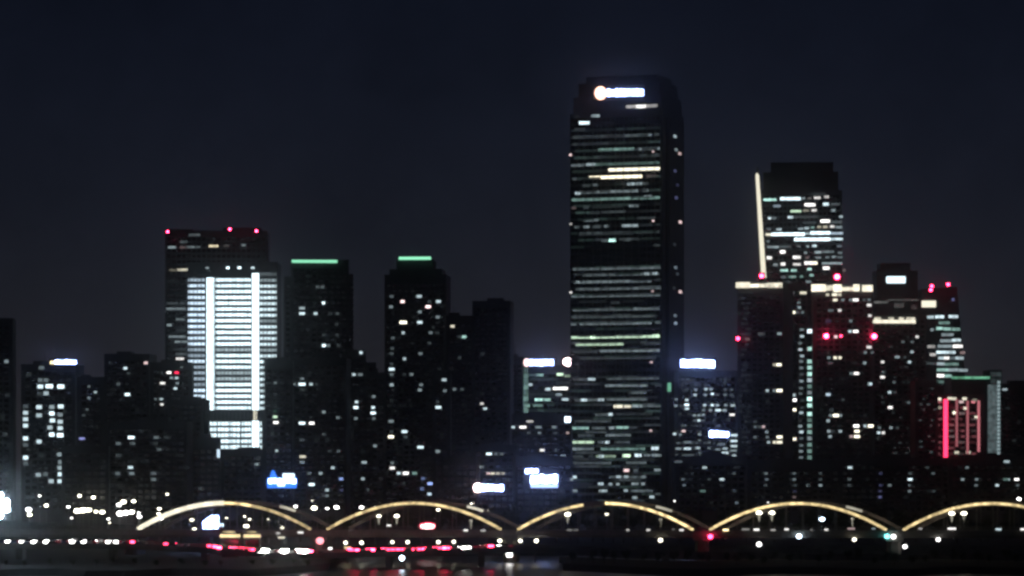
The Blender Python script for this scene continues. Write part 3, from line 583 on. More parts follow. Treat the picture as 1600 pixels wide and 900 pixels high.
P1.wins([(1433, 523, .8, 'white'), (1411, 533.5, .3), (1425, 533.5, .3), (1425, 553.5, .62), (1402, 561, .5, 'cool', 9), (1414, 554, .2), (1421, 566.5, .75), (1379, 567.5, .85, 'white'), (1379, 587, .95, 'white', 8), (1380, 580, .3), (1390, 612.5, .75), (1397, 601, .3), (1391, 633, .98, 'white', 8), (1426, 607, .3), (1442, 609, .75), (1426, 647, .35), (1374, 667, .35), (1373, 673.5, .85), (1380, 673, .85, 'white'), (1392, 667, .5), (1397, 712, .5), (1404, 713, 1.05, 'white', 8),
         (1437, 699.5, .98, 'cool', 7), (1428, 699, .25), (1421, 626, .3, 'cool', 9), (1398, 612, .2), (1432, 675, .25), (1402, 672, .2), (1424, 680, .2)], h=4.2, w=5.6)
P1.sprinkle(1368, 1444, 515, 715, 40, .09, .18)

Qt = Building('office_tower', 'dark office tower with a leaning edge, stacked cool rows and red beacons on top', 1440, 1497, 452, 2380, 2, depth=36, floor=3.7, bay=3.0, wall=GLASSW, room=False, skip_wall=True, parapet=False, grid=False)
zq = lambda y: PZ(y, 2381) - 3.6
MB().prism([(0, 0), (Qt.u(1524), 0), (Qt.u(1509), zq(600)), (Qt.u(1500), zq(500)), (Qt.u(1495), zq(448)), (0, zq(452))], 0, 34).build('wall', GLASSW, Qt.root)
Qt.bar(1436, 1462, 480, 470, 1.2, 'cream', y=-.3, t=.9, name='light_bar')
for xa, xb, yy, v, t in ((1449, 1459, 495.5, .7, 'cool'), (1461, 1475, 495, .85, 'cool'), (1482, 1497, 494.5, .78, 'cool'), (1467, 1484, 504.5, .4, 'teal'), (1454, 1459, 515, .5, 'cool'), (1463, 1473, 513, .8, 'teal'), (1474, 1486, 514, .6, 'teal'), (1487, 1500, 514.5, .5, 'teal'), (1471, 1490, 523, .45, 'cool'), (1469, 1487, 532.5, .5, 'cool'), (1487, 1501, 531.5, .75, 'cool'),
                         (1449, 1461, 541.5, .5, 'white'), (1465, 1489, 541, .5, 'cool'), (1489, 1504, 541, 1.0, 'white'), (1453, 1462, 554, .7, 'white'), (1463, 1477, 550.5, .9, 'cool'), (1477, 1493, 550.5, .8, 'cool'), (1500, 1508, 551, .45, 'pink'), (1466, 1475, 559.5, .7, 'cool'), (1475, 1483, 559.5, .92, 'white'), (1493, 1506, 559.5, .6, 'cool'), (1484, 1493, 559.5, .35, 'cool'),
                         (1464, 1476, 568.5, .6, 'cool'), (1476, 1498, 569, .4, 'teal'), (1464, 1482, 578, .65, 'teal'), (1482, 1497, 578, .58, 'cool'), (1498, 1512, 578.5, .5, 'cool'), (1464, 1475, 587, .98, 'white'), (1476, 1487, 587.5, .6, 'teal'), (1463, 1475, 596.5, .35, 'teal'), (1477, 1485, 596, .85, 'teal'), (1487, 1508, 597, .38, 'cool'), (1448, 1462, 568, .2, 'cool'), (1487, 1491, 468, .45, 'violet')):
    Qt.strip(xa, xb, yy, v, t, h=4.4, vary=.3)
Qlow = Building('apartment_block', 'dark apartment block with sparse tiny windows beside the red striped block', 1430, 1466, 598, 2060, 0, floor=3.0, wall=PLASTER)
Qlow.sprinkle(1434, 1462, 606, 715, 18, .1, .25)

Rr = Building('red_striped_block', 'block with glowing red vertical neon stripes and a dim lit grid of windows', 1463, 1538, 619, 2120, 2, depth=24, floor=3.6, bay=3.2, room=False)
for i, yy in enumerate(range(628, 716, 9)):
    for px in (1467, 1487, 1503, 1521):
        if random.random() < .85: Rr.win(px + random.uniform(-2, 2), yy, random.uniform(.16, .36) if i else random.uniform(.5, .8), random.choice(('rose', 'rose', 'pink')), w=random.uniform(6, 12), h=4.2, snap=False, vary=.3)
for px, py, v in ((1467, 623.5, .95), (1484, 622.5, .8), (1491, 623, .75), (1507, 623, .85), (1523, 625, .4), (1492, 645, 1.05), (1509, 638, .9), (1526, 652, .9), (1468, 637, .5), (1495, 707, .7), (1513, 707, .65)):
    Rr.win(px, py, v, 'cream', w=8, h=4.5, snap=False)
for xa, xb, ya, yb, t, v in ((1474.5, 1480.5, 716, 624, 'red', 3.2), (1493, 1496.5, 698, 624, 'rose', .34), (1510, 1513.4, 709, 626, 'rose', .4), (1527.3, 1530.8, 706, 626, 'rose', .6)):
    Rr.bar(xa, xb, ya, yb, v, t, y=-.4, t=.5, name='neon_stripe')
Ss = Building('glass_slab', 'tall slab with a pale lit glass edge and a green roof line, beside the red striped block', 1487, 1546, 594, 2200, 3, depth=26, floor=3.6, wall=GLASSW, room=False, grid=False)
Ss.volume(1546, 1565, 578, y0=-1, y1=22, name='edge_shaft', grid=False)
for i, xa in enumerate(range(1487, 1544, 5)):
    Ss.bar(xa, xa + 4.2, 592, 588.4, random.uniform(.22, .6), 'green', name='roof_line_lamp', y=-.3)
Ss.bar(1543, 1557.5, 708, 601, .10, 'glass', y=-1.1, t=.3, d=.05, name='glass_edge', vary=.5)
for i in range(20):
    Ss.bar(1557.8, 1562, 600 + i * 5.8 - .4, 600 + i * 5.8 - 4.6, .42, 'glass', y=-1.1, t=.4, d=.05, name='edge_lamp')
for i in range(4):
    Ss.bar(1547 + (i % 2) * 9, 1555 + (i % 2) * 9, 599 - (i // 2) * 10, 591 - (i // 2) * 10, .035, 'glass', y=-1.1, t=.2, d=.05, name='glass_edge', vary=.5)

# --- low dark blocks along the shore
def shore_block(label, x0, x1, yt, D, yaw, items, n, lo=.08, hi=.16, wall=None):
    q = Building('shore_block', label, x0, x1, yt, D, yaw, floor=3.0, wall=wall or PLASTER, cat='building')
    q.wins(items, h=3.8, w=6)
    q.sprinkle(x0 + 4, x1 - 4, yt + 8, 785, int(n * .6), lo * .75, hi * .8)
    return q
shore_block('low block with a bluish face under the wide blue white roof sign', 1056, 1168, 716, 1860, 2, [(1101, 731, .65, 'cool', 8), (1128, 746.5, .8, 'cool', 8), (1067, 745, .32, 'ice'), (1069, 756, .35, 'ice'), (1098, 770, .35, 'teal', 10), (1151, 784, .35, 'ice'), (1060, 723, .3, 'ice', 14), (1147, 740, .25), (1108, 747, .2), (1148, 771, .2, 'ice')], 40, .1, .2)
shore_block('low dark slab below the pale narrow tower, behind the fourth arch', 1168, 1316, 724, 1840, -2, [(1241, 741, .3), (1241, 748.5, .38), (1263, 762.5, .5), (1282, 762.5, .5), (1197, 740, .35), (1198, 748, .35, 'ice'), (1196, 762, .22), (1242, 762, .22), (1282, 740, .22), (1282, 747, .22), (1241, 778, .32, 'pink'), (1242, 771, .2, 'violet')], 40)
shore_block('low dark slab with a dim blue window column, below the warm banded towers', 1314, 1484, 718, 1850, 1, [(1328, 730, .8, 'cool', 8), (1327, 748, .3), (1327, 755, .25), (1422, 747, .98, 'cool', 8), (1422, 755, .35), (1390, 755, .38), (1421, 770, .38), (1376, 738, .25, 'violet'), (1376, 754, .25, 'violet'), (1375, 764, .28, 'violet'), (1375, 771, .25, 'violet'), (1375, 778, .42, 'violet'), (1422, 740, .25), (1458, 740, .28), (1449, 731, .2), (1459, 770, .2)], 45)
shore_block('low dark slab with a few bright lamps in its windows, under the red striped block', 1482, 1640, 720, 1845, -1, [(1573, 725, .65, 'cool', 10), (1575, 746, .7, 'cool'), (1572, 753, .35, 'teal', 10), (1588.5, 753, 1.05, 'white', 8), (1558, 760, .8), (1526, 753, .42), (1525, 760.5, .35), (1511, 732, .38), (1504, 747.5, .5), (1590, 761, .3)], 30)
Ux = Building('apartment_block', 'dark apartment block just beyond the slab with the pale glass edge', 1562, 1640, 602, 2350, 2, floor=3.0, wall=PLASTER)
Ux.wins([(1570, 609.5, .6, 'cool', 9), (1575, 640, .14), (1585, 690, .14), (1592, 660, .12)], h=3.4, w=6)
shore_block('low dark block behind the third arch, left of the skyscraper foot', 805, 895, 716, 1830, 3, [(893, 752, .5), (878, 768, .25)], 10)
shore_block('low dark block filling the gap left of the pink and white sign', 690, 745, 716, 1850, -3, [], 12)

# ------------------------------------------------------------------ illuminated signs
def roof_sign(name, label, x0, x1, y0, y1, D, pieces, back=DARKMETAL, legs=True, drop=3.0):
    """pieces: (xa, xb, ya, yb, tint, strength, shape) in photo pixels, y downwards"""
    r = empty(name, (PX((x0 + x1) / 2, D), D, PZ(y1, D) - drop), 0, label, 'sign')
    ox, oz = r.location.x, r.location.z
    X = lambda p: PX(p, D) - ox
    Z = lambda p: PZ(p, D) - oz
    bk = MB().box(X(x0), X(x1), .05, .45, Z(y1), Z(y0)).build('backing', back, r)
    for xa, xb, ya, yb, t, s, sh in pieces:
        m = MB(); t = 'glare' if (t == 'ice' and s >= 2) else t; s = s * (6 if s > 2.2 else 4) if s >= 2 else s * 1.6
        if sh == 'round':
            cx, cz = (X(xa) + X(xb)) / 2, (Z(ya) + Z(yb)) / 2
            k = 24; m.prism([(cx + (X(xb) - X(xa)) / 2 * math.cos(i * math.tau / k), cz + abs(Z(ya) - Z(yb)) / 2 * math.sin(i * math.tau / k)) for i in range(k)], -.5, .04)
            m.build('emblem_disc', emit(t, s), bk)
        elif sh == 'tri':
            m.prism([(X(xa), Z(yb)), (X(xb), Z(yb)), (X(xb) - (X(xb) - X(xa)) * .45, Z(ya)), (X(xa) + (X(xb) - X(xa)) * .3, Z(ya))], -.5, .04)
            m.build('emblem', emit(t, s), bk)
        else:
            n_ = max(1, round((xb - xa) / 7)) if s > 5 else 1; step = (X(xb) - X(xa)) / n_; hh = Z(ya) - Z(yb)
            for q_ in range(n_):
                a_ = X(xa) + q_ * step + step * .04; c_ = a_ + step * .92
                lo = Z(yb) + hh * random.uniform(0, .14) * (n_ > 1); hi = Z(ya) - hh * random.uniform(0, .18) * (n_ > 1)
                MB().box(a_, c_, -.5 - (.28 if s > 1.55 else 0) - random.random() * .08, .04, lo, hi).build('lit_letter' if n_ > 1 else 'lit_panel', emit(t, s), bk, bevel=min(.6, hh * .3))
    if legs:
        for f in (.2, .8):
            q = X(x0) + (X(x1) - X(x0)) * f
            MB().box(q - .2, q + .2, .1, .4, -2.0 if drop < 4 else -drop * .2, Z(y1)).build('leg', DARKMETAL, r)
    return r
roof_sign('roof_sign', 'glowing white roof sign with a yellow tip on the white windowed office block', 77, 121, 560, 575, 1902,
          [(78, 86, 564, 570, 'gold', 1.5, 'b'), (86, 108, 562, 571.5, 'ice', 3.2, 'b'), (108, 119.5, 561.5, 573, 'ice', 3.2, 'b')], drop=2)
roof_sign('tower_sign', 'bright skyscraper sign with a round orange end and a long blue white bar', 926, 1008, 133, 157, 2292,
          [(929, 948, 135, 156, 'orange', 1.9, 'round'), (948, 967, 138, 152, 'ice', 2.0, 'b'), (967.2, 985, 138.5, 151.5, 'ice', 2.0, 'b'), (985.2, 1006, 137, 151, 'ice', 2.0, 'b')], drop=1, legs=False)
roof_sign('wall_sign', 'blue and white glowing sign with a slanted emblem on a low dark block', 414, 467, 738, 764, 1800,
          [(421, 434, 735, 747, 'signblue', .8, 'tri'), (415.5, 465.5, 746, 762.5, 'signblue', .9, 'b'), (419, 463, 746.5, 756, 'ice', 2.4, 'b'), (441, 461, 740, 746, 'ice', 1.7, 'b'), (433, 446, 755, 760, 'ice', 1.8, 'b')], drop=8)
roof_sign('roof_sign', 'small wide white sign with a pink round end, above the second arch', 739, 789, 754, 770, 1790,
          [(740, 753, 755, 769, 'pink', 3, 'round'), (751, 787, 756.5, 768, 'ice', 3, 'b')], drop=8)
roof_sign('video_sign', 'largest blazing white sign with blue glow between the arches and the skyscraper foot', 819, 877, 731, 763, 1800,
          [(820.5, 841, 732, 740, 'ice', 3.2, 'b'), (829, 871, 741, 756.5, 'ice', 5, 'b'), (827, 874, 757, 762, 'blue', 1.4, 'b')], drop=8)
roof_sign('roof_sign', 'white roof sign with a pink left end on the pale glassy block', 816, 870, 559, 574, 2328,
          [(818, 828, 560, 573, 'pink', 1.3, 'round'), (827, 865, 561.5, 571.5, 'ice', 3.0, 'b')], drop=2)
roof_sign('roof_sign', 'small round pinkish sign at the end of the glassy block roof', 878, 897, 558, 573, 2331,
          [(880, 895, 559.5, 571.5, 'pink', 2.6, 'round')], drop=2)
roof_sign('roof_sign', 'wide blue white glowing roof sign on the grey dim windowed block', 1061, 1119, 558, 578, 2202,
          [(1063.5, 1080, 561.5, 575, 'ice', 4.5, 'b'), (1080.2, 1098, 561.5, 575, 'ice', 4.5, 'b'), (1098.2, 1116.5, 561.5, 575, 'ice', 4.5, 'b')], drop=2)
roof_sign('wall_sign', 'small white wall sign low on the grey dim windowed block', 1106, 1141, 671, 685, 2190,
          [(1108, 1124, 672.5, 683.5, 'ice', 2.4, 'b'), (1124.2, 1139, 674, 683.5, 'ice', 2.4, 'b')], drop=1, legs=False)
roof_sign('wall_sign', 'small bluish white sign on the dark boxy crown between beaconed towers', 1382, 1418, 430, 444, 2158,
          [(1383.5, 1416, 432, 442.5, 'cool', 1.2, 'b')], drop=1, legs=False)

# ------------------------------------------------------------------ aviation beacons
def beacon(label, px, py, D, r=.85, s=16, base=2.0):
    s = s * 2.4; r = r * 1.22
    z = PZ(py, D)
    e = empty('aviation_light', (PX(px, D), D, z - r - base), 0, label, 'beacon', 'red aviation beacons on the towers')
    MB().tube((0, 0, 0), (0, 0, base), .14, .1).build('mast', DARKMETAL, e)
    br = MB().box(-.35, .35, -.35, .35, base - .15, base + .02).build('bracket', DARKMETAL, e)
    MB().box(-r * 1.7, r * 1.7, r * 1.02, r * 1.1, base - r * .6, base + r * 2.7).build('backplate', DARKMETAL, br)  # added plate, keeps the globe's light off the wall behind
    MB().ball((0, 0, r + base), r, sz=.95).build('lamp_globe', emit('red', s), br)
beacon('red beacon on the roof corner of the tall dark tower, away from the other two', 262, 362, 2556, s=16, r=.62)
beacon('red beacon on the right roof plant of the tall dark tower, inner one', 359, 358, 2556, s=16, r=.62)
beacon('red beacon on the right roof plant of the tall dark tower, outer one', 400.5, 361, 2556, s=16, r=.62)
beacon('red beacon at the foot of the golden light fin', 1190, 431, 2100, r=.95, s=12)
beacon('red beacon on the edge of the warm banded slim tower, half way up', 1153, 529, 2117.5, r=.85, s=8)
beacon('largest red beacon over the broken warm roof band', 1308, 432.5, 2070, r=1.15, s=20)
beacon('large red beacon on the face below the broken warm roof band', 1291, 525, 2077.6, r=1.1, s=16)
beacon('small red beacon beside the large one on the face below the broken roof band', 1314, 525, 2077.6, r=.6, s=5)
beacon('large red beacon where two apartment towers meet, below the warm sill band', 1366, 525.5, 2077, r=1.1, s=18)
beacon('upper one of two red beacons stacked together on the leaning edge tower', 1456, 447, 2372, r=.8, s=9, base=1)
beacon('lower one of two red beacons stacked together on the leaning edge tower', 1454.5, 453, 2368, r=.8, s=9, base=1)
beacon('lone red beacon on the roof corner above the leaning edge', 1481.5, 444.5, 2378, r=.85, s=9)

# ------------------------------------------------------------------ arch bridge
TH = R(-4.0); BD = 1215.0; BX = PX(215, BD)
SPAN = 63.55; ARC = 58.2; RISE = 8.8; ZD = PZ(829, 1212)
ux, uy = math.cos(TH), math.sin(TH)
bridge = empty('arch_bridge', (BX, BD, 0), TH, 'long road bridge of tied steel arches outlined in golden light', 'bridge')
W = 20.0; SHIFT = 5.2
Lb = SPAN * 6
deck_t = 2.2
MB().prism([(-60, ZD - deck_t), (Lb, ZD - deck_t), (Lb, ZD), (-60, ZD)], 0, W).build('deck', BRIDGE_CONC, bridge)
MB().box(-60, Lb, -.55, -.02, ZD - 1.5, ZD + .25).build('fascia_girder', STEEL, bridge)
MB().box(-60, Lb, W + .02, W + .55, ZD - 1.5, ZD + .25).build('fascia_girder', STEEL, bridge)
MB().box(-60, Lb, 1.2, W - 1.2, ZD + .004, ZD + .06).build('roadway', ASPH, bridge)
LED = emit('arch', 1.3, .5, .45); LEDW = emit('cream', 1.3, .2, .3); REAR_GLOW = emit('bronze', .032, .7, .2); REAR_GLOW_BRIGHT = emit('cream', .55, .4, .1)
def arc(t): return 4 * RISE * t * (1 - t)
def rib(u0, y, led, first=False, gap=None, rear=False, N=32):
    pts = [(u0 + ARC * i / N, ZD + .35 + arc(i / N)) for i in range(N + 1)]
    def ribbon(h0, h1, y0, y1, i0, i1):
        m = MB()
        for i in range(i0, i1 + 1):
            a = pts[max(0, i - 1)]; c = pts[min(N, i + 1)]
            tx, tz_ = c[0] - a[0], c[1] - a[1]; l = math.hypot(tx, tz_); nx, nz_ = -tz_ / l, tx / l
            for yy in (y0, y1):
                for h in (h0, h1): m.v.append((pts[i][0] + nx * h, yy, pts[i][1] + nz_ * h))
        for k in range(i1 - i0):
            b0 = k * 4
            m.f += [(b0, b0 + 4, b0 + 5, b0 + 1), (b0 + 2, b0 + 3, b0 + 7, b0 + 6), (b0 + 1, b0 + 5, b0 + 7, b0 + 3), (b0, b0 + 2, b0 + 6, b0 + 4)]
        e0 = (i1 - i0) * 4
        m.f += [(0, 1, 3, 2), (e0, e0 + 2, e0 + 3, e0 + 1)]
        return m
    rb_ = ribbon(-.7, .7, y - .5, y + .5, 0, N).build('arch_rib', STEEL, bridge)
    h = .42
    if rear:  # floodlighting on the rear rib, put in as two glowing ribbons
        ribbon(-.45, .45, y - .75, y - .52, 0, N).build('light_strip', REAR_GLOW, rb_)
        ribbon(-.42, .42, y - .9, y - .77, int(N * .70), int(N * .79)).build('light_strip', REAR_GLOW_BRIGHT, rb_)
    elif gap:
        ribbon(-h, h, y - .75, y - .52, 0, gap[0]).build('light_strip', LED, rb_)
        ribbon(-h, h, y - .75, y - .52, gap[1], N).build('light_strip', LED, rb_)
    elif first:
        ribbon(-.75, .75, y - .78, y - .52, 0, 16).build('light_strip', LEDW, rb_)
        ribbon(-h, h, y - .75, y - .52, 16, 21).build('light_strip', LED, rb_)
        ribbon(-.42, .42, y - .75, y - .52, 21, N).build('light_strip', emit('arch', .55, .45, .4), rb_)
    else:
        ribbon(-h, h, y - .75, y - .52, 0, 22).build('light_strip', LED, rb_)
        ribbon(-.45, .45, y - .75, y - .52, 22, N).build('light_strip', emit('arch', .8, .45, .4), rb_)
    for i in range(2, N - 1, 3):
        unit_box(STEEL, 'hanger', pts[i][0], y, (pts[i][1] + ZD) / 2, .3, .3, pts[i][1] - ZD - .4, rb_)
for s_ in range(5):
    a = s_ * SPAN
    rib(a, -.1 + .6, None, first=s_ == 0, gap=(12, 16) if s_ == 2 else None)
    rib(a + SHIFT, W - .6, None, rear=True)
    for i in range(6, 28, 4):                                     # cross bracing between the two ribs
        t = i / 32; zc = ZD + .35 + arc(t)
        m = MB().tube((a + ARC * t, 1.0, zc), (a + ARC * t + SHIFT, W - 1.1, zc), .28, k=6)
        m.build('cross_brace', STEEL, bridge)
for s_ in range(-1, 6):                                           # piers
    c = s_ * SPAN + ARC + (SPAN - ARC) / 2
    pr_ = MB().plan([(c - 2.2, 1.5), (c - 1.2, -.4), (c + 1.2, -.4), (c + 2.2, 1.5), (c + 2.2, W - 1.5), (c + 1.2, W + .4), (c - 1.2, W + .4), (c - 2.2, W - 1.5)], -2, ZD - deck_t).build('pier', BRIDGE_CONC, bridge)
    MB().box(c - 2.8, c + 2.8, -1.0, W + 1.0, ZD - deck_t - 1.1, ZD - deck_t - .02).build('pier_cap', BRIDGE_CONC, pr_)
for yy in (-.3, W + .3):                                          # railings
    MB().box(-60, Lb, yy - .06, yy + .06, ZD + 1.05, ZD + 1.17).build('handrail', STEEL, bridge)
    rp = MB(); q = -60
    while q < Lb:
        rp.box(q - .05, q + .05, yy - .04, yy + .04, ZD + .2, ZD + 1.06); q += 2.0
    tag(rp.build('railing_posts', STEEL, bridge), kind='stuff')
def bu(px, off=0.0):
    """distance along the bridge for a photo column, on the line OFF metres behind its near edge"""
    k = (px - 800) * K
    x0 = BX - uy * off; d0 = BD + ux * off
    return (k * d0 - x0) / (ux - k * uy)
for px, py, v, t, wd in ((900, 828, .3, 'white', 7), (981, 828, .55, 'white', 5), (1013, 828, .7, 'white', 6), (1065, 828, .8, 'white', 7), (1052, 827, .25, 'white', 5), (1134, 828, 1.1, 'gold', 9), (1165, 827, .4, 'white', 12), (1182, 827.5, .95, 'white', 9), (1208, 828, .5, 'white', 8), (1229, 827, .85, 'white', 7), (1268, 828, .3, 'white', 5),
                         (1291, 827.5, .8, 'white', 6), (1365, 826, .4, 'cool', 6), (1330, 826, .5, 'pink', 12), (1438, 826, .5, 'white', 6), (1487, 826, .95, 'white', 13), (1560, 827, .75, 'cool', 9), (1598, 827, .9, 'white', 8), (728, 828.5, .85, 'white', 7), (755, 829, .55, 'white', 8), (890, 828, .35, 'white', 8), (608, 821, .85, 'white', 7), (550, 829, .2, 'pink', 8), (470, 832, .85, 'white', 9), (440, 840, .75, 'cream', 11), (435, 833, .6, 'white', 6)):
    u_ = bu(px)
    unit_box(emit(t, lum(v) * 1.2), 'parapet_lamp', u_, -.75, PZ(py, BD + u_ * uy) , wd * .2, .3, .55, bridge)

def bridge_pt(px, off):
    u_ = bu(px, off); return BX + u_ * ux - off * uy, BD + u_ * uy + off * ux, u_
def street_lamp(label, x, y, zb, zt, tint='cream', s=14, rad=.55, arm=0.0, group=None, name='street_lamp', pole_glow=False):
    e = empty(name, (x, y, zb), 0, label, 'lamp', group)
    h = zt - zb
    MB().tube((0, 0, 0), (0, 0, h - .1), .16, .09, k=8).build('pole', GREY, e)
    MB().tube((0, 0, 0), (0, 0, .5), .3, .24, k=8).build('base', GREY, e)
    MB().tube((0, 0, h - .1), (arm, -.3, h + .2), .08, .06, k=6).build('arm', GREY, e)
    hood = MB().box(arm - .55, arm + .55, -.75, .1, h + .16, h + .34).build('lamp_hood', DARKMETAL, e)
    MB().ball((arm, -.32, h - .05), rad, sz=.62).build('lamp_glass', emit(tint, s), hood)
    if pole_glow: MB().tube((arm, -.32, h - 2.9), (arm, -.32, h - rad * .5), .12, rad * .62, k=10).build('pole_glow_cone', emit('cream', .32), hood)  # glowing cone put in for the lamp's light on its pole
    return e
GB = 'street lamps along the arch bridge deck'
for px, py, s, rad, lab in ((592, 806, 10, .75, 'cream street lamp under the second arch, nearer its left foot'), (620, 806, 12, .85, 'cream street lamp under the second arch, nearer its crown'),
        (887, 803.5, 14, .95, 'cream street lamp under the third arch left of its unlit gap'), (948, 803, 6, .6, 'small street lamp under the third arch right of its unlit gap'),
        (1186, 801, 14, .95, 'left one of the paired street lamps under the fourth arch'), (1206, 801, 14, .95, 'right one of the paired street lamps under the fourth arch'),
        (1284, 811, 14, 1.0, 'bluish white street lamp alone under the fourth arch'),
        (1487, 802, 14, .95, 'left one of the paired street lamps under the fifth arch'), (1506, 802, 14, .95, 'right one of the paired street lamps under the fifth arch'),
        (1032, 811, 1.0, .55, 'dim street lamp near the right foot of the third arch'), (736, 813, .9, .5, 'dim street lamp near the right foot of the second arch'), (1332, 810, 1.2, .55, 'dim street lamp near the right foot of the fourth arch'),
        (300, 812, 5, .8, 'street lamp under the first arch, left of the glowing billboard'), (304, 826, 6, .7, 'low street lamp beside the foot of the glowing billboard'), (385, 822, 9, .95, 'street lamp under the first arch above the lit shelter'), (441, 824, 4, .7, 'street lamp near the right foot of the first arch')):
    off = 7.0
    x, y, u_ = bridge_pt(px, off)
    street_lamp(lab, x, y, ZD + .06, PZ(py, y), 'ice' if 'bluish' in lab else 'cream', s * .6, rad, group=GB, pole_glow=('air' in lab or 'crown' in lab or 'dim' in lab or 'foot' in lab or 'left of its' in lab))

# lamps under the deck and on the piers
def deck_lamp(label, px, py, tint, s, rad, cat='lamp', name='navigation_light', off=-1.6):
    x, y, u_ = bridge_pt(px, off)
    z = PZ(py, y); zt = ZD - 1.0
    e = empty(name, (x, y, z), TH, label, cat)
    if zt > z:
        MB().tube((0, 0, rad * .6), (0, 0, max(zt - z, rad * .8)), .1, k=6).build('hanger_rod', DARKMETAL, e)
        MB().box(-.12, .12, 0, 1.3, max(zt - z, rad * .8) - .1, max(zt - z, rad * .8) + .08).build('bracket', DARKMETAL, e)
    else:
        MB().box(-.12, .12, rad * .5, 1.4, -.1, .1).build('bracket', DARKMETAL, e)
    MB().tube((0, .05, rad * .55), (0, .05, rad * .85), rad * .55, rad * .35).build('lamp_hood', DARKMETAL, e)
    MB().ball((0, 0, 0), rad, sz=.9).build('lamp_glass', emit(tint, s), e)
deck_lamp('red navigation light on the pier between the third and fourth arches', 1110, 838.5, 'red', 16, .8)
deck_lamp('cyan navigation light on the pier between the fourth and fifth arches', 1386, 838, 'cyan', 4, .85)
deck_lamp('white lamp close beside the cyan navigation light', 1396, 838.5, 'white', 5, .8, name='deck_lamp')
deck_lamp('blue white navigation light below the middle of the fourth arch', 1248.5, 838, 'ice', 9, .85)
deck_lamp('white lamp hanging low below the paired lamps of the fourth arch', 1186, 850.5, 'white', 5, .82, name='deck_lamp')
deck_lamp('warm lamp hanging below the right limb of the third arch', 1032, 844, 'cream', 4, .75, name='deck_lamp')
deck_lamp('warm lamp hanging below the right limb of the fourth arch', 1335, 843, 'cream', 4, .7, name='deck_lamp')
deck_lamp('white lamp hanging lowest, next to the cyan lit pier', 1414, 854, 'white', 4, .75, name='deck_lamp')
deck_lamp('white lamp hanging below the left limb of the fifth arch', 1466, 843, 'white', 4, .75, name='deck_lamp')
deck_lamp('large pink red signal lamp at the foot between the first and second arches', 500, 845, 'rose', 2.3, 1.3, name='signal_lamp')
for px, py, s in ((540, 848, 5), (565, 848, 6), (613, 847, 3.5), (637, 847, 5), (685, 847, 5), (709, 846.5, 4), (781, 845, 7), (813, 845, 6), (838, 845, 9)):
    deck_lamp('warm floodlight under the deck girder above the red tail lights' if px < 750 else 'warm floodlight under the deck girder at the arch foot by the bright pier', px, py, 'cream', s, .62, name='underdeck_light', off=-.95)
for o in list(COL.objects):
    if o.name.startswith('underdeck_light'): o['group'] = 'warm floodlights under the bridge deck'

# bright pier floods
def pier_flood(label, px, py, pieces, D):
    e = empty('pier_floodlight', (PX(px, D), D, 0), 0, label, 'floodlight')
    z = PZ(py, D)
    MB().tube((0, .5, -.8), (0, .5, z - .4), .22, k=8).build('post', GREY, e)
    for dx, dz, w_, h_, t, s in pieces:
        MB().box(dx - w_ / 2, dx + w_ / 2, -.4, .3, z + dz - h_ / 2, z + dz + h_ / 2).build('lamp_panel', emit(t, s), e, bevel=.2)
    MB().box(-.8, .8, .3, .6, z - .9, z + .9).build('backplate', DARKMETAL, e)
pier_flood('tall bright warm floodlight by the pier with its reflection in the water', 796, 863, [(0, 0, 1.9, 2.9, 'white', 8), (2.4, .6, 1.6, 1.8, 'gold', .7), (3.7, .9, 1.0, 1.3, 'cream', .6)], 1196)
pier_flood('yellow glowing panel for the floodlit pier base left of the second arch', 543, 858, [(0, 0, 2.3, 1.7, 'gold', .8)], 1198)  # lit pier base, its light put in as a glowing panel
pier_flood('small white lamp post between the red signal and the yellow panel', 516, 859.5, [(0, 0, 1.2, 1.7, 'white', 3)], 1197)
pier_flood('yellowish double lamp at the right end of the under deck row', 836, 856, [(-.5, 0, 1.1, 1.1, 'cream', 1.6), (.9, .2, 1.0, .9, 'cream', 1.6)], 1196)

# ------------------------------------------------------------------ riverside expressway
RD = [(-160, 1168, 846), (0, 1160, 846), (200, 1152, 846.5), (300, 1148, 851), (370, 1144, 857), (430, 1141, 860.5), (500, 1140, 861), (560, 1142, 859), (640, 1146, 858), (700, 1149, 856), (780, 1152, 853), (860, 1156, 853), (1000, 1162, 862), (1300, 1168, 868), (1700, 1172, 868)]
def road(px):
    for (a, da, ya), (c, dc, yc) in zip(RD, RD[1:]):
        if a <= px <= c:
            t = (px - a) / (c - a); t2 = t * t * (3 - 2 * t)
            return da + (dc - da) * t, ya + (yc - ya) * t2
def rpt(px):
    D, y = road(px); return Vector((PX(px, D), D, PZ(y, D) - .75))
expy = empty('expressway_viaduct', (0, 1150, 0), 0, 'riverside expressway viaduct carrying a stream of car lights', 'viaduct')
path = [rpt(px) for px in range(-160, 1700, 12)]
def sweep(name, prof, m, rel=Vector((0, 1150, 0))):
    q = MB(); k = len(prof)
    for i, p in enumerate(path):
        for oy, oz in prof: q.v.append(tuple(p + Vector((0, oy, oz)) - rel))
    for i in range(len(path) - 1):
        for j in range(k):
            j2 = (j + 1) % k
            q.f.append((i * k + j, i * k + j2, (i + 1) * k + j2, (i + 1) * k + j))
    q.f.append(tuple(range(k))); q.f.append(tuple((len(path) - 1) * k + j for j in reversed(range(k))))
    return q.build(name, m, expy)
sweep('road_deck', [(-8, -1.2), (14, -1.2), (14, 0), (-8, 0)], ASPH)
sweep('parapet', [(-8.3, -1.4), (-8.02, -1.4), (-8.02, .32), (-8.3, .32)], BRIDGE_CONC)
sweep('parapet', [(14.02, -1.4), (14.3, -1.4), (14.3, .9), (14.02, .9)], BRIDGE_CONC)
sweep('median_barrier', [(2.7, .004), (3.3, .004), (3.15, .7), (2.85, .7)], BRIDGE_CONC)
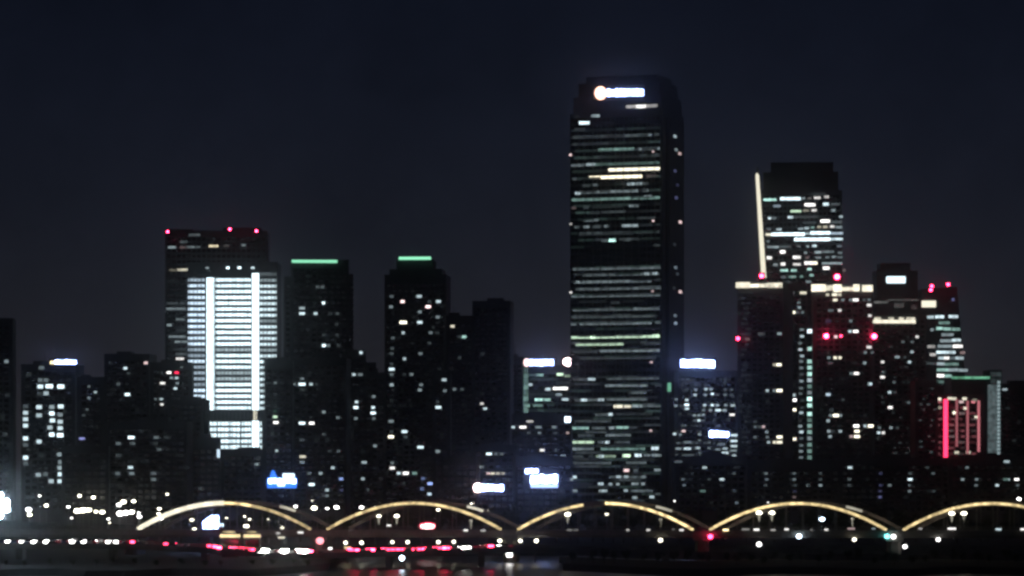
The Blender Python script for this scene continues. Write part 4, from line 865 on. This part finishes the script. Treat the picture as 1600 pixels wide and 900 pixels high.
sweep('lane_line', [(-2.6, .004), (-2.4, .004), (-2.4, .012), (-2.6, .012)], mat('road_paint', (.7, .7, .68), .6))
for i in range(4, len(path), 12):
    p = path[i]
    MB().box(p.x - 1, p.x + 1, p.y - 1153, p.y - 1144, -1.2, p.z - 1.22).build('column', BRIDGE_CONC, expy)

CARM = [mat('car_paint_' + n_, c, .3, metal=.3) for n_, c in (('black', (.02, .02, .022)), ('silver', (.35, .36, .37)), ('white', (.7, .7, .7)), ('blue', (.03, .05, .12)))]
TYRE = mat('tyre_rubber', (.02, .02, .02), .9); CGLASS = mat('car_glass', (.01, .012, .015), .08)
def car_mesh_set(paint, head, tail, big=1.0):
    prof = [(-2.2, .28), (2.2, .28), (2.25, .62), (2.05, .82), (1.1, .95), (-1.6, .97), (-2.15, .92), (-2.28, .6)]
    body = MB().prism(prof, -.88, .88)
    cab = MB().prism([(1.05, .95), (.35, 1.42), (-1.0, 1.44), (-1.75, .97)], -.74, .74)
    wheel = MB().tube((0, -.12, 0), (0, .12, 0), .33, k=14)
    out = [('body', body.mesh('car_body', paint), (0, 0, 0)), ('cabin_glass', cab.mesh('car_cabin', CGLASS), (0, 0, 0))]
    wm_ = wheel.mesh('car_wheel', TYRE)
    for x in (-1.38, 1.38):
        for y in (-.8, .8): out.append(('wheel', wm_, (x, y, .33)))
    hm = MB().box(-.4 * big, .36 * big, -.22 * big, .22 * big, -.2 * big, .2 * big).mesh('headlight', head) if head else None
    tm = MB().box(-.4, .95, -.26, .26, -.3, .34).mesh('taillight', tail) if tail else None
    for y in (-.74, .74):
        if hm: out.append(('headlight', hm, (2.06, y, .72)))
        if tm: out.append(('taillight', tm, (-2.1, y, .78)))
    return out
_cs = {}
def car(px, kind, lane, scale=1.0, label=None, strength=None):
    head = emit('white', strength or 18) if kind == 'w' else emit('white', .02)
    tail = emit('tail', strength or 14) if kind == 'r' else emit('red', .1)
    key = (kind, strength, random.randrange(4) if (kind, strength) else 0)
    if key not in _cs: _cs[key] = car_mesh_set(CARM[key[2]], head, tail, 1.6 if (strength or 0) < 50 else 2.3)
    p = rpt(px); q = rpt(px + 6); d = q - p
    ang = math.atan2(d.y, d.x) + (math.pi if kind == 'w' else 0)
    e = empty('car', (p.x, p.y + lane, p.z + .015), ang, label, 'car', 'cars on the riverside expressway')
    e.rotation_euler = (0, -math.atan2(d.z, math.hypot(d.x, d.y)) * (-1 if kind == 'w' else 1), ang)
    for nm, me, loc in _cs[key]:
        o = bpy.data.objects.new(nm, me); link(o, e); o.location = loc
LW = 'car with its white headlights on, in the stream left of the first arch'
for px, s in ((4, 22), (23, 12), (47, 5), (66, 20), (85, 20), (100, 18), (126, 14), (144, 12), (180, 12), (193, 16)):
    car(px, 'w', random.choice((-4.5, -1)), label=LW, strength=s)
LR = 'car with red tail lights on the expressway under the first arch'
for px, s in ((219, 16), (271, 8), (283, 8), (337, 10), (346, 22), (354, 36), (362, 40), (370, 40), (378, 20), (388, 12), (397, 8), (406, 10), (414, 8), (444, 8)):
    car(px, 'r', random.choice((-4.5, -1)), label=LR, strength=s)
LW2 = 'car with blinding white headlights on the expressway near the right foot of the first arch'
for px, s in ((420, 60), (426, 70), (433, 60), (456, 60), (464, 70), (471, 70), (479, 70), (487, 60)):
    car(px, 'w', random.choice((-5, -1.5)), label=LW2, strength=s)
LR2 = 'car with red tail lights in the dense stream under the second arch'
for px, s in [(496, 30), (776, 18)] + [(x_, random.choice((9, 12, 20, 34))) for x_ in range(559, 716, 8)]:
    car(px, 'r', random.choice((-4.8, -4, -1)), label=LR2, strength=s)
for px in list(range(556, 720, 11)) + [350, 359, 368, 377]:
    car(px + random.uniform(-3, 3), 'r', random.choice((5.5, 9)), label=LR2 if px > 500 else LR, strength=random.choice((12, 20, 34)))
for px in (8, 34, 74, 92, 112, 135, 152, 186):
    car(px + random.uniform(-3, 3), 'w', random.choice((5.5, 9)), label=LW, strength=random.choice((9, 12, 18)))
LW3 = 'car with white headlights on the expressway between the second and third arches'
for px, s in ((725, 14), (734, 18), (742, 10), (760, 20), (788, 18)):
    car(px, 'w', random.choice((-4.5, -1)), label=LW3, strength=s)

# ------------------------------------------------------------------ things beyond and below the first arches
bb = empty('billboard', (PX(330, 1262), 1262, 3.6), 0, 'blazing blue white billboard glowing under the first arch', 'billboard')
zb = lambda y: PZ(y, 1262) - 3.6
MB().box(-.5, .5, .4, 1.2, -.2, zb(828)).build('column', GREY, bb)
MB().box(-3.1, 3.1, .1, .9, zb(830.5), zb(804)).build('frame', DARKMETAL, bb)
MB().prism([(-2.9, zb(829.5)), (2.4, zb(829.5)), (2.6, zb(806)), (.4, zb(805)), (-2.4, zb(813)), (-2.9, zb(816))], -.12, .08).build('screen', emit('glare', 16), bb)
MB().box(2.6, 4.2, -.1, .3, zb(823), zb(818)).build('side_screen', emit('ice', 3), bb)
PD = 1186.0
sh = empty('riverside_pavilion', (PX(376, PD), PD, 2.1), 0, 'riverside pavilion with two glowing yellow canopy strips, before the first arch', 'pavilion')
zs_ = lambda y: PZ(y, PD) - 2.1
for xa, xb in ((343, 376), (380, 408)):
    a, c = PX(xa, PD) - sh.location.x, PX(xb, PD) - sh.location.x
    MB().box(a - .3, c + .3, -1.7, 1.7, zs_(834.6), zs_(833.4)).build('canopy', DARKMETAL, sh)
    MB().box(a + .2, c - .2, -1.5, 1.4, zs_(839.8), zs_(834.9)).build('canopy_light', emit('gold', 1.2, .3, .3), sh, bevel=.15)
    MB().box(a + 1.2, c - 1.6, -1.45, -.9, zs_(832.4), zs_(829.8)).build('sign_strip', emit('gold', .5, .5, .4), sh)
    for q in (a + .4, c - .4): MB().box(q - .14, q + .14, -.1, .2, -.3, zs_(839.8)).build('post', GREY, sh)
    MB().box(a + .8, c - .8, .3, 1.3, -.3, zs_(843)).build('glazed_hall', PANE, sh)
rs = empty('neon_sign', (PX(668, 1255), 1255, 3.6), 0, 'glowing red edged sign board under the crown of the second arch', 'sign')
zr = lambda y: PZ(y, 1255) - 3.6
MB().box(-3.3, 3.3, .1, .5, zr(829), zr(814.5)).build('backing', DARKMETAL, rs)
k = 28
MB().prism([(3.1 * math.cos(i * math.tau / k), (zr(822) + 1.35 * math.sin(i * math.tau / k))) for i in range(k)], -.3, .08).build('glow_panel', emit('red', 1.6), rs)
MB().prism([(2.6 * math.cos(i * math.tau / k), (zr(822.5) + .95 * math.sin(i * math.tau / k))) for i in range(k)], -.45, -.31).build('letter_panel', emit('pink', 4), rs)
for q in (-2, 2): MB().box(q - .15, q + .15, .12, .4, -.2, zr(829)).build('post', GREY, rs)

# street lamps on the far bank
far = [(45, 796, 16, 1.2), (46.5, 804, 12, 1.1), (72.5, 789.5, 10, 1.0), (62, 774.5, 8, .9), (107, 791.5, 9, .9), (124.5, 774.5, 10, 1.0), (146, 777, 13, 1.3), (121, 798, 20, 1.6), (130, 797, 18, 1.5), (139, 796.5, 12, 1.2), (150, 799, 7, .9), (160, 800, 10, 1.1), (112, 809, 4, .6),
       (186, 788.5, 12, 1.2), (193, 784, 14, 1.3), (209, 783, 13, 1.3), (188, 802, 18, 1.5), (197, 801, 16, 1.4), (206, 800, 14, 1.3), (218, 807, 8, 1.0), (217, 801, 5, .8), (169.5, 810.5, 6, .8), (171.5, 816.5, 4, .7), (170, 836, 4, .7), (249, 794.5, 9, 1.0), (248, 802.5, 7, .9), (251, 809.5, 10, 1.3), (264, 802, 12, 1.2), (261.5, 772, 5, .9), (265, 835, 5, .8), (203, 836, 1.5, .5),
       (354, 809, 3, .7), (383, 806.5, 6, .9), (390, 811, 5, .8), (420, 811, 3, .6), (441, 833, 5, .8), (451, 811, 3, .7), (462, 791, 8, .9), (491, 793.5, 14, 1.2), (511.5, 794, 9, .8), (526, 792.5, 13, 1.2), (565, 792.5, 12, 1.1), (586, 792.5, 11, 1.1), (488, 782, 3, .5), (685, 796, 8, .9), (738, 786.5, 9, .9), (1054, 782.5, 3, .6), (1592, 779.5, 10, 1.0), (1200, 785, 2, .5), (761, 798, 8, .9)]
for i, (px, py, s, rad) in enumerate(far):
    D = 13.0 / ((py - HY) * K); D = min(1720, max(1330, D))
    if px > 440: D = min(D, 1500)
    lab = (('large' if rad >= 1.2 else 'small' if rad <= .9 else 'middling') + ' round white street lamp on the far bank left of the first arch' if px < 280 else 'street lamp on the far bank seen through the first arch' if px < 460 else
           'white street lamp in the row above the meeting of first and second arches' if px < 600 else 'small street lamp standing behind the bridge arches')
    street_lamp(lab, PX(px, D), D, 3.6, PZ(py, D), 'cream' if random.random() < .6 else 'white', s, rad * random.uniform(.62, .85), group='street lamps on the far bank')

# floodlight mast at the left edge
fm = empty('floodlight_mast', (PX(-6, 1120), 1120, 1.9), 0, 'dazzling white floodlight mast rising from the dark riverside park', 'floodlight')
zf = PZ(790, 1120) - 1.9
MB().tube((0, .6, 0), (0, .6, zf + 2), .35, .2, k=10).build('mast', GREY, fm)
MB().box(-4.2, 4.2, .35, .55, zf - 4.2, zf + 4.2).build('frame', DARKMETAL, fm)
for i in range(4):
    for j in range(4):
        cx, cz = -3.1 + i * 2.07, zf - 3.1 + j * 2.07
        k = 16
        if abs(i - 1.5) + abs(j - 1.5) < 2.9:
            MB().prism([(cx + .98 * math.cos(t * math.tau / k), cz + .98 * math.sin(t * math.tau / k)) for t in range(k)], -.25, .33).build('flood_lamp', emit('ice', 60), fm)
for j in range(4):
    MB().box(-4.3, 4.3, -2.6, .34, zf - 4.16 + j * 2.07, zf - 4.1 + j * 2.07).build('spill_shield', DARKMETAL, fm)  # added plates, stop the lamps' downward light reaching the park

# buoy with a lamp on the water
by = empty('light_buoy', (PX(628, 1120), 1120, -.3), 0, 'floating buoy with a blue white lamp on the dark water', 'buoy')
zl = PZ(872, 1120) + .3
MB().tube((0, 0, 0), (0, 0, .9), 1.1, .95, k=14).build('float', mat('buoy_paint', (.35, .06, .04), .5), by)
for a in range(3):
    t = a * math.tau / 3
    MB().tube((.7 * math.cos(t), .7 * math.sin(t), .85), (.15 * math.cos(t), .15 * math.sin(t), zl - .5), .06, k=6).build('strut', GREY, by)
MB().ball((0, 0, zl), .7).build('lamp_glass', emit('ice', 22), by)

# ------------------------------------------------------------------ trees on the banks
LEAF = mat('leaf', (.045, .06, .025), .8, noise=.4, scale=.4); BARK = mat('bark', (.07, .05, .035), .9, noise=.3, scale=2)
def tree_meshes(h, r, n):
    tr = MB().tube((0, 0, 0), (0, 0, h * .5), .22, .13, k=8)
    limbs = MB()
    for i in range(5):
        a = random.random() * math.tau
        limbs.tube((0, 0, h * random.uniform(.3, .5)), (math.cos(a) * r * .6, math.sin(a) * r * .6, h * random.uniform(.55, .8)), .1, .04, k=5)
    cr = MB(); lobes = [(random.uniform(-.5, .5) * r, random.uniform(-.5, .5) * r, h * random.uniform(.45, .85), r * random.uniform(.4, .65)) for _ in range(9)]
    for _ in range(n):
        lx, ly, lz, lr = random.choice(lobes)
        v = Vector((random.gauss(0, 1), random.gauss(0, 1), random.gauss(0, 1))).normalized() * lr * random.random() ** .4
        c = Vector((lx, ly, lz)) + v; a = Vector((random.gauss(0, 1), random.gauss(0, 1), random.gauss(0, 1))).normalized(); b_ = a.orthogonal().normalized(); c2 = a.cross(b_)
        s = random.uniform(.18, .42)
        cr.quad(tuple(c - b_ * s), tuple(c - c2 * s * .6), tuple(c + b_ * s), tuple(c + c2 * s * .6))
    return tr.mesh('trunk', BARK), limbs.mesh('limbs', BARK), cr.mesh('crown', LEAF)
def arch_no(px): return ('first', 'second', 'third', 'fourth', 'fifth')[max(0, min(4, int((px - 215) // 299)))]
TM = [tree_meshes(h, r, 1100) for h, r in ((9, 3.4), (11, 4.0), (8, 3.8), (12.5, 4.4))]
def tree(px, D, zb, sc, label, group):
    t = random.choice(TM)
    e = empty('tree', (PX(px, D), D, zb), random.random() * 6.28, label, 'tree', group); e.scale = (sc, sc, sc * random.uniform(.9, 1.15))
    for nm, me in zip(('trunk', 'limbs', 'crown'), t): link(bpy.data.objects.new(nm, me), e)
for px in list(range(230, 560, 26)) + list(range(580, 1630, 19)):
    tree(px + random.uniform(-8, 8), random.uniform(1345, 1420), 3.6, random.uniform(.8, 1.25), 'dark leafy tree on the far bank behind the %s arch' % arch_no(px), 'trees on the far bank')
for px in range(900, 1640, 21):
    tree(px + random.uniform(-8, 8), random.uniform(1085, 1118), 1.9, random.uniform(.3, .45), 'small dark tree on the unlit bank below the right hand arches', 'small trees on the unlit right bank')
for px in range(-20, 520, 34):
    tree(px + random.uniform(-10, 10), random.uniform(1066, 1095), 1.9, random.uniform(.18, .28), 'small dark shrub like tree on the unlit riverside park', 'small trees on the riverside park')

# ------------------------------------------------------------------ night haze over the river
hz = MB().box(-5200, 5200, -400, 9100, -2.5, 330).build('haze', None)
hm_ = bpy.data.materials.new('haze'); hm_.use_nodes = True
nh = hm_.node_tree; nh.nodes.clear()
pv = nh.nodes.new('ShaderNodeVolumePrincipled'); ho = nh.nodes.new('ShaderNodeOutputMaterial')
pv.inputs['Color'].default_value = (.9, .94, 1, 1); pv.inputs['Density'].default_value = 4.5e-5; pv.inputs['Anisotropy'].default_value = 0.985
nh.links.new(pv.outputs[0], ho.inputs['Volume'])
hz.data.materials.append(hm_); tag(hz, kind='stuff')
